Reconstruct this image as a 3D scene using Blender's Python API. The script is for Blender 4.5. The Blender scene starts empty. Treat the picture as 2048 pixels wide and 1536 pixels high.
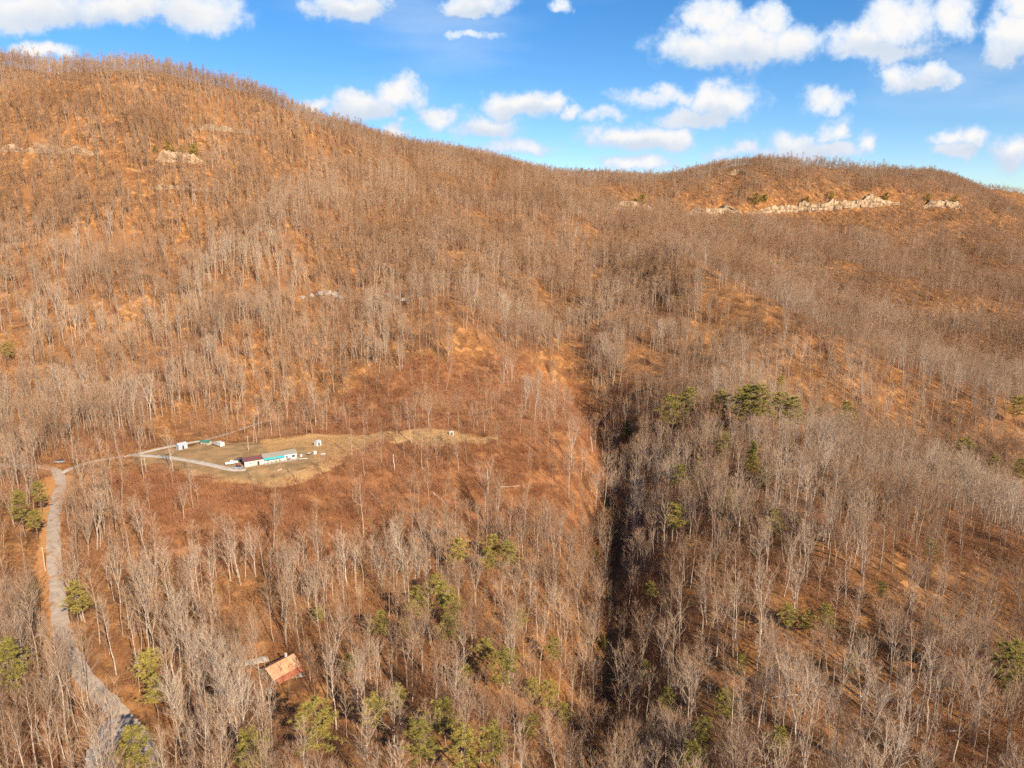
import bpy, math, random
import numpy as np
from mathutils import Vector, Matrix

R = math.radians
sc = bpy.context.scene
C = sc.collection

# ------------------------------------------------------------------ camera
S = 1.12                       # metres per control unit
CAM_Z = 100.0 * S
PITCH = R(12.0)
F = 1420.0                     # focal length in photo pixels (2048 wide)
cam_d = bpy.data.cameras.new('camera')
cam = bpy.data.objects.new('camera', cam_d)
C.objects.link(cam)
cam.location = (0, 0, CAM_Z)
cam.rotation_euler = (R(90) - PITCH, 0, 0)
cam_d.sensor_width = 36.0
cam_d.lens = F / 2048.0 * 36.0
cam_d.clip_start = 1.0
cam_d.clip_end = 20000.0
sc.camera = cam

# ------------------------------------------------------------------ sun, sky, exposure
SUN_EL, SUN_SIDE = 29.0, 33.0              # degrees up; degrees to the right of straight behind the camera
sun_dir = Vector((math.sin(R(SUN_SIDE)) * math.cos(R(SUN_EL)), -math.cos(R(SUN_SIDE)) * math.cos(R(SUN_EL)), math.sin(R(SUN_EL))))
sun_d = bpy.data.lights.new('sun', 'SUN')
sun_d.energy = 5.0
sun_d.angle = R(0.5)
sun_d.color = (1.0, 0.865, 0.68)
sun = bpy.data.objects.new('sun', sun_d)
sun.rotation_euler = sun_dir.to_track_quat('Z', 'Y').to_euler()
sun.location = (200, -300, 400)
C.objects.link(sun)
sc.view_settings.view_transform = 'Standard'
sc.view_settings.look = 'None'
sc.view_settings.gamma = 1.0
sc.view_settings.exposure = 0.8
sc.view_settings.use_curve_mapping = False
sc.cycles.use_denoising = False
sc.cycles.max_bounces = 4
sc.cycles.diffuse_bounces = 2
sc.cycles.glossy_bounces = 2
sc.cycles.transmission_bounces = 2
sc.cycles.volume_bounces = 0
sc.cycles.use_adaptive_sampling = True
sc.cycles.adaptive_threshold = 0.02
sc.render.use_motion_blur = False

def ray(px, py):
    """direction (numpy, Y forward component kept) of a photo pixel"""
    u = (np.asarray(px, float) - 1024) / F
    v = (768 - np.asarray(py, float)) / F
    return np.stack([u, math.cos(PITCH) + v * math.sin(PITCH), -math.sin(PITCH) + v * math.cos(PITCH)], -1)

def project(p):
    p = np.asarray(p, float)
    x, y, z = p[..., 0], p[..., 1], p[..., 2] - CAM_Z
    d = y * math.cos(PITCH) - z * math.sin(PITCH)
    w = y * math.sin(PITCH) + z * math.cos(PITCH)
    d = np.where(d < 0.1, 0.1, d)
    return 1024 + F * x / d, 768 - F * w / d, d

# world: Nishita sky with cumulus clouds set by direction
world = bpy.data.worlds.new('World')
sc.world = world
world.use_nodes = True
wn, wl = world.node_tree.nodes, world.node_tree.links
wn.clear()

def wnode(t, **kw):
    n = wn.new(t)
    for k, v in kw.items():
        setattr(n, k, v)
    return n

def wmath(op, a, b=None, c=None, clamp=False):
    n = wnode('ShaderNodeMath', operation=op, use_clamp=clamp)
    for i, v in enumerate((a, b, c)):
        if v is None:
            continue
        if isinstance(v, (int, float)):
            n.inputs[i].default_value = v
        else:
            wl.new(v, n.inputs[i])
    return n.outputs[0]

world.cycles.sampling_method = 'MANUAL'
world.cycles.sample_map_resolution = 256
w_out = wnode('ShaderNodeOutputWorld')
w_bg = wnode('ShaderNodeBackground')
w_bg.inputs['Strength'].default_value = 1.0
wl.new(w_bg.outputs[0], w_out.inputs['Surface'])
sky = wnode('ShaderNodeTexSky', sky_type='NISHITA', sun_disc=False)
sky.sun_elevation = R(SUN_EL)
sky.sun_rotation = math.atan2(sun_dir.x, sun_dir.y)
sky.altitude = 300
sky.air_density = 1.0
sky.dust_density = 0.0
sky.ozone_density = 2.0
hsv = wnode('ShaderNodeHueSaturation')
hsv.inputs['Saturation'].default_value = 1.38
wl.new(sky.outputs[0], hsv.inputs['Color'])
skys = wnode('ShaderNodeVectorMath', operation='SCALE')
skys.inputs['Scale'].default_value = 0.078
tint = wnode('ShaderNodeVectorMath', operation='MULTIPLY')
tint.inputs[1].default_value = (0.98, 1.01, 1.13)
wl.new(hsv.outputs[0], tint.inputs[0])
wl.new(tint.outputs[0], skys.inputs[0])
tc = wnode('ShaderNodeTexCoord')
sep = wnode('ShaderNodeSeparateXYZ')
wl.new(tc.outputs['Generated'], sep.inputs[0])
yy = wmath('MAXIMUM', sep.outputs[1], 0.06)
tx = wmath('DIVIDE', sep.outputs[0], yy)
tz = wmath('DIVIDE', sep.outputs[2], yy)
pc = wnode('ShaderNodeCombineXYZ')
wl.new(tx, pc.inputs[0])
wl.new(tz, pc.inputs[1])
nw = wnode('ShaderNodeTexNoise', noise_dimensions='2D')
nw.inputs['Scale'].default_value = 15.0
nw.inputs['Detail'].default_value = 7.0
nw.inputs['Roughness'].default_value = 0.58
wl.new(pc.outputs[0], nw.inputs['Vector'])
wsub = wnode('ShaderNodeVectorMath', operation='SUBTRACT')
wsub.inputs[1].default_value = (0.5, 0.5, 0.5)
wl.new(nw.outputs['Color'], wsub.inputs[0])
wma = wnode('ShaderNodeVectorMath', operation='MULTIPLY_ADD')
wma.inputs[1].default_value = (0.065, 0.040, 0)
wl.new(wsub.outputs[0], wma.inputs[0])
wl.new(pc.outputs[0], wma.inputs[2])
CLOUDS = [(60, 12, 190, 40, 1), (250, 8, 150, 38, 1), (400, 22, 105, 42, 1), (20, 40, 90, 26, .8), (80, 104, 80, 22, 1),
          (700, 8, 95, 26, .8), (950, 4, 85, 22, .9), (1120, 8, 24, 14, .7),
          (630, 207, 50, 20, 1), (725, 210, 82, 34, 1), (800, 188, 44, 36, 1), (870, 232, 50, 24, 1), (785, 256, 34, 14, .8),
          (975, 252, 72, 28, 1), (1035, 208, 80, 30, 1), (1092, 205, 46, 28, 1), (1140, 226, 26, 12, .7),
          (1425, 36, 62, 44, 1), (1390, 92, 90, 46, 1), (1480, 84, 120, 56, 1), (1570, 92, 90, 42, 1), (1540, 42, 46, 36, 1),
          (1720, 78, 84, 42, .95), (1800, 50, 92, 58, 1), (1770, 104, 100, 24, .8), (1900, 26, 62, 44, .8),
          (2030, 72, 70, 62, 1), (2060, 20, 60, 50, 1), (1795, 152, 42, 34, 1), (1868, 153, 64, 30, 1),
          (1450, 202, 92, 40, 1), (1380, 232, 80, 22, .9), (1320, 196, 90, 16, .55), (1640, 202, 50, 24, .8),
          (1250, 270, 80, 28, .95), (1310, 280, 100, 32, 1), (1365, 276, 46, 28, .9), (1275, 328, 80, 20, .8),
          (1590, 290, 74, 30, .95), (1666, 262, 32, 28, .9), (1650, 300, 80, 18, .8), (1732, 282, 28, 22, .7),
          (1930, 274, 52, 22, .95), (1912, 302, 36, 20, .9), (2025, 300, 60, 34, 1), (1040, 294, 66, 16, .6), (1200, 228, 40, 10, .5),
          (940, 66, 50, 10, .5), (1480, 305, 60, 14, .5)]
acc = None
for (cx, cy, rx, ry, wgt) in CLOUDS:
    d = ray(cx, cy)
    cxx, czz = d[0] / d[1], d[2] / d[1]
    sx, sz = F / rx * wgt ** .5, F / ry * wgt ** .5
    m = wnode('ShaderNodeVectorMath', operation='MULTIPLY_ADD')
    wl.new(wma.outputs[0], m.inputs[0])
    m.inputs[1].default_value = (sx, sz, 0)
    m.inputs[2].default_value = (-cxx * sx, -czz * sz, 1 - wgt)
    ln = wnode('ShaderNodeVectorMath', operation='LENGTH')
    wl.new(m.outputs[0], ln.inputs[0])
    acc = ln.outputs['Value'] if acc is None else wmath('MINIMUM', acc, ln.outputs['Value'])
# the same kind of cloud goes on outside the part of the sky in view
ng = wnode('ShaderNodeTexNoise', noise_dimensions='3D')
ng.inputs['Scale'].default_value = 4.0
ng.inputs['Detail'].default_value = 7.0
ng.inputs['Roughness'].default_value = 0.55
wl.new(tc.outputs['Generated'], ng.inputs['Vector'])
gl = wmath('MULTIPLY_ADD', ng.outputs['Fac'], -8.0, 5.8)
ax = wmath('ABSOLUTE', tx)
o1 = wnode('ShaderNodeMapRange', interpolation_type='SMOOTHSTEP')
o1.inputs[1].default_value, o1.inputs[2].default_value = 0.74, 0.95
wl.new(ax, o1.inputs[0])
o2 = wnode('ShaderNodeMapRange', interpolation_type='SMOOTHSTEP')
o2.inputs[1].default_value, o2.inputs[2].default_value = 0.33, 0.5
wl.new(tz, o2.inputs[0])
outside = wmath('MAXIMUM', o1.outputs[0], o2.outputs[0])
gl2 = wmath('MULTIPLY_ADD', wmath('SUBTRACT', 1.0, outside), 4.0, gl)
acc = wmath('MINIMUM', acc, gl2)
nf = wnode('ShaderNodeTexNoise', noise_dimensions='2D')
nf.inputs['Scale'].default_value = 34.0
nf.inputs['Detail'].default_value = 8.0
nf.inputs['Roughness'].default_value = 0.6
wl.new(pc.outputs[0], nf.inputs['Vector'])
dens0 = wmath('MULTIPLY_ADD', nf.outputs['Fac'], 1.0, wmath('SUBTRACT', 0.62, acc))
cm = wnode('ShaderNodeMapRange', interpolation_type='SMOOTHSTEP')
cm.inputs[1].default_value, cm.inputs[2].default_value = -0.03, 0.58
wl.new(dens0, cm.inputs[0])
cov = wmath('POWER', cm.outputs[0], 1.25)
# thin high veil
nv = wnode('ShaderNodeTexNoise', noise_dimensions='2D')
nv.inputs['Scale'].default_value = 3.2
nv.inputs['Detail'].default_value = 6.0
mv = wnode('ShaderNodeMapping')
mv.inputs['Scale'].default_value = (0.7, 3.0, 1)
wl.new(pc.outputs[0], mv.inputs[0])
wl.new(mv.outputs[0], nv.inputs['Vector'])
veil = wnode('ShaderNodeMapRange', interpolation_type='SMOOTHSTEP')
veil.inputs[1].default_value, veil.inputs[2].default_value = 0.48, 0.8
veil.inputs[4].default_value = 0.45
wl.new(nv.outputs['Fac'], veil.inputs[0])
cov2 = wmath('MAXIMUM', cov, veil.outputs[0])
# cloud body: white where thick, blue-grey where thin
body = wnode('ShaderNodeMapRange', interpolation_type='SMOOTHSTEP')
body.inputs[1].default_value, body.inputs[2].default_value = 0.2, 0.95
wl.new(dens0, body.inputs[0])
ccol = wnode('ShaderNodeMix', data_type='RGBA')
wl.new(body.outputs[0], ccol.inputs[0])
ccol.inputs[6].default_value = (0.34, 0.44, 0.58, 1)
ccol.inputs[7].default_value = (0.57, 0.56, 0.55, 1)
bacc = None
for (cx, cy, rx, ry) in [(1470, 132, 150, 20), (1770, 112, 110, 16), (720, 242, 120, 16), (975, 274, 76, 13), (1420, 242, 100, 14), (1290, 304, 120, 13), (180, 50, 260, 20), (1840, 180, 80, 12), (1610, 314, 100, 14),
                         (1050, 236, 70, 12), (1935, 312, 60, 12), (2020, 330, 60, 12), (700, 32, 90, 12), (950, 24, 80, 10), (2020, 125, 60, 18)]:
    d = ray(cx, cy - 8)
    sx, sz = F / rx, F / (ry * 1.5)
    m = wnode('ShaderNodeVectorMath', operation='MULTIPLY_ADD')
    wl.new(wma.outputs[0], m.inputs[0])
    m.inputs[1].default_value = (sx, sz, 0)
    m.inputs[2].default_value = (-d[0] / d[1] * sx, -d[2] / d[1] * sz, 0)
    ln = wnode('ShaderNodeVectorMath', operation='LENGTH')
    wl.new(m.outputs[0], ln.inputs[0])
    bacc = ln.outputs['Value'] if bacc is None else wmath('MINIMUM', bacc, ln.outputs['Value'])
bsh = wnode('ShaderNodeMapRange', interpolation_type='SMOOTHSTEP')
bsh.inputs[1].default_value, bsh.inputs[2].default_value = 1.5, 0.1
bsh.inputs[4].default_value = 0.95
wl.new(bacc, bsh.inputs[0])
ccol2 = wnode('ShaderNodeMix', data_type='RGBA')
wl.new(bsh.outputs[0], ccol2.inputs[0])
wl.new(ccol.outputs[2], ccol2.inputs[6])
ccol2.inputs[7].default_value = (0.38, 0.43, 0.50, 1)
ccol = ccol2
mixw = wnode('ShaderNodeMix', data_type='RGBA')
wl.new(cov2, mixw.inputs[0])
wl.new(skys.outputs[0], mixw.inputs[6])
wl.new(ccol.outputs[2], mixw.inputs[7])
wl.new(mixw.outputs[2], w_bg.inputs['Color'])

# ------------------------------------------------------------------ helpers
rng = np.random.default_rng(7)
random.seed(7)

def tag(o, label=None, cat=None, group=None, kind=None):
    if label: o['label'] = label
    if cat: o['category'] = cat
    if group: o['group'] = group
    if kind: o['kind'] = kind
    return o

def empty(name, loc, rz=0.0):
    o = bpy.data.objects.new(name, None)
    o.location = loc
    o.rotation_euler = (0, 0, rz)
    C.objects.link(o)
    return o

def mesh_from(name, V, faces, mats=None, mi=None, smooth=False):
    me = bpy.data.meshes.new(name)
    me.from_pydata([tuple(v) for v in V], [], [tuple(int(i) for i in f) for f in faces])
    for m in (mats or []):
        me.materials.append(m)
    if mi is not None:
        me.polygons.foreach_set('material_index', np.asarray(mi, np.int32))
    if smooth:
        me.polygons.foreach_set('use_smooth', np.ones(len(me.polygons), bool))
    me.update()
    return me

class MB:
    """collects shapes for one mesh"""
    def __init__(self):
        self.V, self.F, self.M = [], [], []
    def add(self, V, F, m=0):
        b = len(self.V)
        self.V += [tuple(v) for v in V]
        self.F += [tuple(i + b for i in f) for f in F]
        self.M += [m] * len(F)
        return self
    def box(self, x0, x1, y0, y1, z0, z1, m=0):
        V = [(x, y, z) for z in (z0, z1) for y in (y0, y1) for x in (x0, x1)]
        return self.add(V, [(0, 2, 3, 1), (4, 5, 7, 6), (0, 1, 5, 4), (2, 6, 7, 3), (0, 4, 6, 2), (1, 3, 7, 5)], m)
    def prism(self, prof, y0, y1, m=0, inset=0.0, ztop=None):
        """profile in x,z swept along y"""
        n = len(prof)
        V = [(x, y0, z) for x, z in prof] + [(x, y1, z) for x, z in prof]
        F = [tuple(range(n)), tuple(range(2 * n - 1, n - 1, -1))]
        F += [(i, i + n, (i + 1) % n + n, (i + 1) % n) for i in range(n)]
        return self.add(V, F, m)
    def tube(self, pts, rad, k=6, m=0, cap=True):
        V, F = tube_arrays(np.asarray(pts, float), np.asarray(rad, float), k)
        F = [tuple(f) for f in F]
        n = len(pts)
        if cap:
            F += [tuple(range(k - 1, -1, -1)), tuple(range((n - 1) * k, n * k))]
        return self.add(V, F, m)
    def cyl(self, c, axis, r, h, k=12, m=0):
        a = Vector(axis).normalized() * (h / 2)
        c = Vector(c)
        return self.tube([c - a, c + a], [r, r], k, m)
    def build(self, name, mats, parent=None, smooth=False, loc=None):
        if not isinstance(mats, (list, tuple)):
            mats = [mats]
        o = bpy.data.objects.new(name, mesh_from(name, self.V, self.F, mats, self.M, smooth))
        C.objects.link(o)
        if parent is not None:
            o.parent = parent
        if loc is not None:
            o.location = loc
        return o

def tube_arrays(P, rad, k):
    n = len(P)
    T = np.gradient(P, axis=0)
    T /= np.linalg.norm(T, axis=1, keepdims=True) + 1e-9
    ref = np.array([1.0, 0.13, 0.07]) if abs(T[0, 2]) > 0.7 else np.array([0.1, 0.05, 1.0])
    A = np.cross(T, ref)
    A /= np.linalg.norm(A, axis=1, keepdims=True) + 1e-9
    B = np.cross(T, A)
    ang = np.arange(k) * 2 * math.pi / k
    V = P[:, None, :] + rad[:, None, None] * (A[:, None, :] * np.cos(ang)[None, :, None] + B[:, None, :] * np.sin(ang)[None, :, None])
    V = V.reshape(-1, 3)
    i = np.arange(n - 1)[:, None] * k
    j = np.arange(k)[None, :]
    j2 = (j + 1) % k
    Fq = np.stack([i + j, i + j2, i + k + j2, i + k + j], -1).reshape(-1, 4)
    return V, Fq

# materials --------------------------------------------------------
def nmat(name, rough=0.9):
    m = bpy.data.materials.new(name)
    m.use_nodes = True
    b = m.node_tree.nodes['Principled BSDF']
    b.inputs['Roughness'].default_value = rough
    b.inputs['Specular IOR Level'].default_value = 0.25
    return m, m.node_tree.nodes, m.node_tree.links, b

def mottled(name, c1, c2, scale=3.0, rough=0.85, metallic=0.0, bump=0.0, detail=5.0, spec=0.25, stretch=None):
    m, n, l, b = nmat(name, rough)
    b.inputs['Metallic'].default_value = metallic
    b.inputs['Specular IOR Level'].default_value = spec
    t = n.new('ShaderNodeTexCoord')
    no = n.new('ShaderNodeTexNoise')
    no.inputs['Scale'].default_value = scale
    no.inputs['Detail'].default_value = detail
    src = t.outputs['Object']
    if stretch:
        mp = n.new('ShaderNodeMapping')
        mp.inputs['Scale'].default_value = stretch
        l.new(src, mp.inputs[0]); src = mp.outputs[0]
    l.new(src, no.inputs['Vector'])
    r = n.new('ShaderNodeMapRange')
    r.inputs[1].default_value, r.inputs[2].default_value = 0.32, 0.68
    l.new(no.outputs['Fac'], r.inputs[0])
    mx = n.new('ShaderNodeMix'); mx.data_type = 'RGBA'
    mx.inputs[6].default_value = (*c1, 1); mx.inputs[7].default_value = (*c2, 1)
    l.new(r.outputs[0], mx.inputs[0])
    l.new(mx.outputs[2], b.inputs['Base Color'])
    if bump:
        bp = n.new('ShaderNodeBump')
        bp.inputs['Strength'].default_value = bump
        bp.inputs['Distance'].default_value = 0.05
        l.new(no.outputs['Fac'], bp.inputs['Height'])
        l.new(bp.outputs[0], b.inputs['Normal'])
    return m

def per_plant(name, cols, rough=0.9, noise=0.0):
    """colour picked per plant instance along a ramp"""
    m, n, l, b = nmat(name, rough)
    b.inputs['Specular IOR Level'].default_value = 0.1
    oi = n.new('ShaderNodeObjectInfo')
    cr = n.new('ShaderNodeValToRGB')
    e = cr.color_ramp.elements
    while len(e) < len(cols):
        e.new(0.5)
    for i, c in enumerate(cols):
        e[i].position = i / (len(cols) - 1)
        e[i].color = (*c, 1)
    sn = n.new('ShaderNodeTexNoise'); sn.inputs['Scale'].default_value = .016; sn.inputs['Detail'].default_value = 3
    l.new(oi.outputs['Location'], sn.inputs['Vector'])
    sm = n.new('ShaderNodeMapRange'); sm.inputs[1].default_value, sm.inputs[2].default_value = .36, .64
    l.new(sn.outputs['Fac'], sm.inputs[0])
    sx_ = n.new('ShaderNodeMix'); sx_.inputs[0].default_value = .55
    l.new(oi.outputs['Random'], sx_.inputs[2]); l.new(sm.outputs[0], sx_.inputs[3])
    l.new(sx_.outputs[0], cr.inputs[0])
    src = cr.outputs[0]
    if noise:
        t = n.new('ShaderNodeTexCoord')
        no = n.new('ShaderNodeTexNoise')
        no.inputs['Scale'].default_value = 1.3
        l.new(t.outputs['Object'], no.inputs['Vector'])
        mr = n.new('ShaderNodeMapRange')
        mr.inputs[1].default_value, mr.inputs[2].default_value = .3, .7
        mr.inputs[3].default_value, mr.inputs[4].default_value = 1 - noise, 1 + noise
        l.new(no.outputs['Fac'], mr.inputs[0])
        vm = n.new('ShaderNodeVectorMath'); vm.operation = 'SCALE'
        l.new(src, vm.inputs[0]); l.new(mr.outputs[0], vm.inputs['Scale'])
        src = vm.outputs[0]
    l.new(src, b.inputs['Base Color'])
    return m

M = {}
M['bark'] = per_plant('bark', [(.22, .155, .105), (.32, .24, .175), (.42, .335, .255), (.54, .455, .36)], noise=.3)
M['twig'] = per_plant('twig', [(.22, .12, .064), (.33, .205, .125), (.45, .32, .22), (.57, .44, .325)])
M['twig_mid'] = per_plant('twig_mid', [(.22, .11, .054), (.32, .185, .103), (.41, .275, .175), (.51, .38, .265)])
M['twig_far'] = per_plant('twig_far', [(.24, .125, .06), (.31, .175, .092), (.37, .225, .132), (.45, .31, .205)])
M['brush'] = per_plant('brush_stems', [(.20, .08, .04), (.30, .125, .06), (.39, .185, .095), (.48, .28, .15)])
M['under'] = per_plant('undergrowth_stems', [(.22, .10, .048), (.30, .15, .08), (.36, .19, .10), (.45, .26, .125)])
M['drygrass'] = per_plant('dry_grass', [(.44, .26, .11), (.52, .33, .15), (.40, .22, .095), (.55, .37, .18)])
M['pine_bark'] = mottled('pine_bark', (.20, .13, .09), (.30, .21, .15), 6, .95)
M['needles'] = per_plant('needles', [(.20, .17, .042), (.26, .21, .05), (.32, .25, .06), (.40, .30, .075)], noise=.3)
M['deadwood'] = mottled('deadwood', (.46, .38, .29), (.60, .52, .42), 3, .9)
M['pole'] = mottled('pole_wood', (.42, .32, .22), (.52, .42, .30), 3, .9)
def road_mat(name, c1, c2, c3, leaf):
    m, n, l, b = nmat(name, .95)
    g_ = n.new('ShaderNodeNewGeometry')
    def nz(sc_, det):
        q = n.new('ShaderNodeTexNoise'); q.inputs['Scale'].default_value = sc_; q.inputs['Detail'].default_value = det
        l.new(g_.outputs['Position'], q.inputs['Vector']); return q.outputs['Fac']
    def mx(f, lo, hi, a, b_):
        r = n.new('ShaderNodeMapRange'); r.inputs[1].default_value = lo; r.inputs[2].default_value = hi; l.new(f, r.inputs[0])
        q = n.new('ShaderNodeMix'); q.data_type = 'RGBA'; l.new(r.outputs[0], q.inputs[0])
        for k, c in ((6, a), (7, b_)):
            if isinstance(c, tuple): q.inputs[k].default_value = (*c, 1)
            else: l.new(c, q.inputs[k])
        return q.outputs[2]
    c_ = mx(nz(.35, 5), .35, .65, c1, c2)
    c_ = mx(nz(1.6, 3), .55, .75, c_, c3)
    c_ = mx(nz(.13, 6), leaf, leaf + .08, c_, (.40, .225, .115))
    l.new(c_, b.inputs['Base Color'])
    return m
M['asphalt'] = road_mat('asphalt', (.40, .305, .22), (.50, .395, .295), (.30, .235, .17), .56)
M['gravel'] = mottled('gravel', (.46, .37, .27), (.60, .51, .40), .7, .95, bump=.4)
M['track'] = mottled('track', (.38, .27, .18), (.46, .36, .27), .6, .95, bump=.4)

# ------------------------------------------------------------------ terrain height
CP = [  # photo pixel, forward distance in control units -> a point of the ground
    # foreground
    (0, 1536, 119), (300, 1536, 121), (650, 1536, 130), (950, 1536, 136), (1250, 1536, 150), (1500, 1536, 138), (1800, 1536, 132), (2048, 1536, 131),
    (0, 1350, 150), (240, 1440, 137), (0, 1150, 196), (105, 1100, 212), (-300, 1100, 215), (-300, 1400, 140),
    (110, 970, 268), (0, 960, 275), (-300, 950, 280),
    (400, 1300, 171), (560, 1350, 168), (800, 1350, 173), (1000, 1350, 178),
    (400, 1150, 214), (600, 1100, 230), (800, 1150, 222), (1000, 1150, 228), (1000, 1000, 279), (800, 1000, 268),
    (500, 965, 276), (540, 918, 306), (300, 925, 302), (700, 900, 318), (300, 890, 326), (560, 872, 336), (650, 930, 290),
    # ravine
    (1205, 1450, 160), (1220, 1400, 168), (1228, 1300, 191), (1232, 1150, 233), (1236, 1000, 293), (1240, 880, 363), (1200, 800, 430), (1150, 740, 468),
    (1150, 1000, 287), (1150, 850, 346), (1150, 1150, 236),
    # spur right of the ravine
    (1330, 870, 356), (1500, 1000, 264), (1430, 1080, 240), (1430, 1250, 192), (1700, 1200, 194), (1800, 1400, 157), (1600, 1350, 167), (2048, 1350, 164),
    (1560, 905, 317), (1750, 985, 275), (2048, 1120, 222), (2300, 1200, 205),
    (1900, 965, 345), (2048, 1050, 300), (1640, 880, 360), (2000, 900, 388), (1700, 800, 420), (1500, 800, 412),
    (1460, 600, 545), (1600, 672, 490), (1750, 755, 453), (2048, 860, 424), (2400, 980, 390),
    (1650, 635, 700), (1900, 700, 650), (2048, 760, 565), (2400, 800, 560),
    (1750, 550, 950), (2048, 600, 850), (2400, 640, 800), (1600, 452, 1230), (1600, 426, 1290), (1600, 398, 1304), (1400, 430, 1270), (1400, 412, 1284),
    (1850, 420, 1285), (1850, 398, 1300), (1250, 425, 1200), (2048, 480, 1230), (1950, 500, 1150),
    # far skyline and what lies behind it
    (1500, 327, 1490), (1620, 350, 1520), (1760, 355, 1540), (1880, 358, 1560), (1970, 392, 1540), (2048, 440, 1500), (2300, 560, 1400),
    (1960, 372, 2320), (2040, 388, 2300), (2150, 410, 2250), (2300, 440, 2200),
    (1400, 348, 1480), (1300, 362, 1440), (1200, 358, 1360), (1000, 327, 1215), (900, 312, 1150), (800, 296, 1080), (700, 262, 1000), (600, 226, 920), (500, 186, 860),
    (400, 164, 820), (300, 146, 790), (200, 138, 765), (0, 134, 735), (-300, 130, 700),
    # the big slope
    (600, 800, 388), (300, 800, 380), (100, 800, 370), (-300, 800, 365), (400, 700, 440), (100, 700, 425), (400, 600, 500), (100, 600, 482),
    (400, 500, 570), (100, 500, 545), (400, 400, 640), (100, 400, 605), (400, 300, 710), (100, 300, 660), (400, 215, 772), (100, 200, 708), (-300, 500, 520), (-300, 300, 630),
    (800, 700, 452), (800, 600, 540), (800, 500, 655), (800, 400, 820), (600, 400, 720), (600, 300, 840), (800, 340, 970),
    (1100, 700, 482), (1100, 600, 620), (1100, 500, 780), (1100, 420, 960), (1000, 370, 1080), (1300, 780, 420), (1300, 700, 498), (1300, 600, 600), (1300, 500, 800), (1350, 540, 640),
    (1300, 420, 1180),
]
cp = np.array(CP, float)
_d = ray(cp[:, 0], cp[:, 1])
_t = cp[:, 2] / _d[:, 1]
CPX = np.stack([_d[:, 0] * _t, cp[:, 2], 100 + _d[:, 2] * _t], -1) * S
extra = []
for px, Y, z, back in [(1500, 1490, 245, 160), (1300, 1440, 200, 160), (1000, 1215, 216, 200), (800, 1080, 223, 200), (600, 920, 246, 220), (400, 820, 262, 250),
                       (200, 765, 262, 260), (0, 735, 260, 260), (-300, 700, 258, 260), (1760, 1540, 230, 160), (1970, 1540, 190, 170)]:
    k = (Y + back) / (Y * 1.05)
    dip = 14 if px > 700 else 62 if px < 450 else 40
    extra.append(((px - 1024) / F * (Y + back) / 1.04, Y + back, z - dip))
    if px < 650:
        extra.append(((px - 1024) / F * (Y + 90) / 1.06, Y + 90, z - 24))
        extra.append(((px - 1024) / F * (Y + 45) / 1.06, Y + 45, z - 10))
    extra.append(((px - 1024) / F * (Y + back * 3.2) / 1.04, Y + back * 3.2, z - 56 - dip * 1.6))
extra += [(x, y, z) for x, y, z in [(0, 40, -14), (-120, 40, -6), (120, 40, -10), (0, -200, -20), (-500, -100, 0), (500, -100, -20), (900, 300, -30), (-900, 300, 80), (-1100, 900, 250),
                                    (1500, 900, 0), (1700, 1600, 60), (0, 2600, 120), (-1500, 2600, 150), (1500, 3000, 60), (1900, 1800, 40)]]
CPX = np.vstack([CPX, np.array(extra) * S])
SCALE = 300.0

def _phi(r2):
    return 0.5 * r2 * np.log(r2 + 1e-9)

def _tps_fit():
    P = CPX[:, :2] / SCALE
    n = len(P)
    r2 = ((P[:, None] - P[None]) ** 2).sum(-1)
    K = _phi(r2) + np.eye(n) * 2e-4
    Q = np.hstack([np.ones((n, 1)), P])
    A = np.zeros((n + 3, n + 3))
    A[:n, :n] = K; A[:n, n:] = Q; A[n:, :n] = Q.T
    b = np.zeros(n + 3); b[:n] = CPX[:, 2]
    return np.linalg.solve(A, b), P
TW, TP = _tps_fit()

def tps(x, y):
    x = np.asarray(x, float) / SCALE; y = np.asarray(y, float) / SCALE
    z = TW[-3] + TW[-2] * x + TW[-1] * y
    for i in range(len(TP)):
        z = z + TW[i] * _phi((x - TP[i, 0]) ** 2 + (y - TP[i, 1]) ** 2)
    return z

_lat = np.random.default_rng(3).random((256, 256))
def vnoise(x, y):
    xi = np.floor(x).astype(int); yi = np.floor(y).astype(int)
    fx = x - xi; fy = y - yi
    fx = fx * fx * (3 - 2 * fx); fy = fy * fy * (3 - 2 * fy)
    g = lambda a, b: _lat[a & 255, b & 255]
    return (g(xi, yi) * (1 - fx) + g(xi + 1, yi) * fx) * (1 - fy) + (g(xi, yi + 1) * (1 - fx) + g(xi + 1, yi + 1) * fx) * fy - 0.5

def fbm(x, y, s, o=4):
    r = 0; a = 1.0
    for k in range(o):
        r = r + a * vnoise(x / s + 17.3 * k, y / s + 5.1 * k)
        a *= 0.5; s *= 0.5
    return r

def sstep(a, b, x):
    t = np.clip((x - a) / (b - a), 0, 1)
    return t * t * (3 - 2 * t)

SKYX = (np.array([-300, 0, 200, 400, 600, 800, 1000, 1200, 1300, 1400, 1500, 1760, 1970, 2300]) - 1024) / F / 1.05
SKYY = np.array([700, 735, 765, 820, 920, 1080, 1215, 1360, 1440, 1480, 1490, 1540, 1540, 1400]) * S
def base_h(x, y):
    x = np.asarray(x, float); y = np.asarray(y, float)
    z = tps(x, y)
    far = sstep(150, 700, y)
    sk = np.interp(x / np.maximum(y, 1), SKYX, SKYY)
    calm = .25 + .75 * sstep(60, 200, np.abs(y - sk - 40))
    z = z + fbm(x, y, 70, 4) * (5 + 13 * far) * sstep(60, 200, np.hypot(x, y)) * calm
    return z

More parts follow.
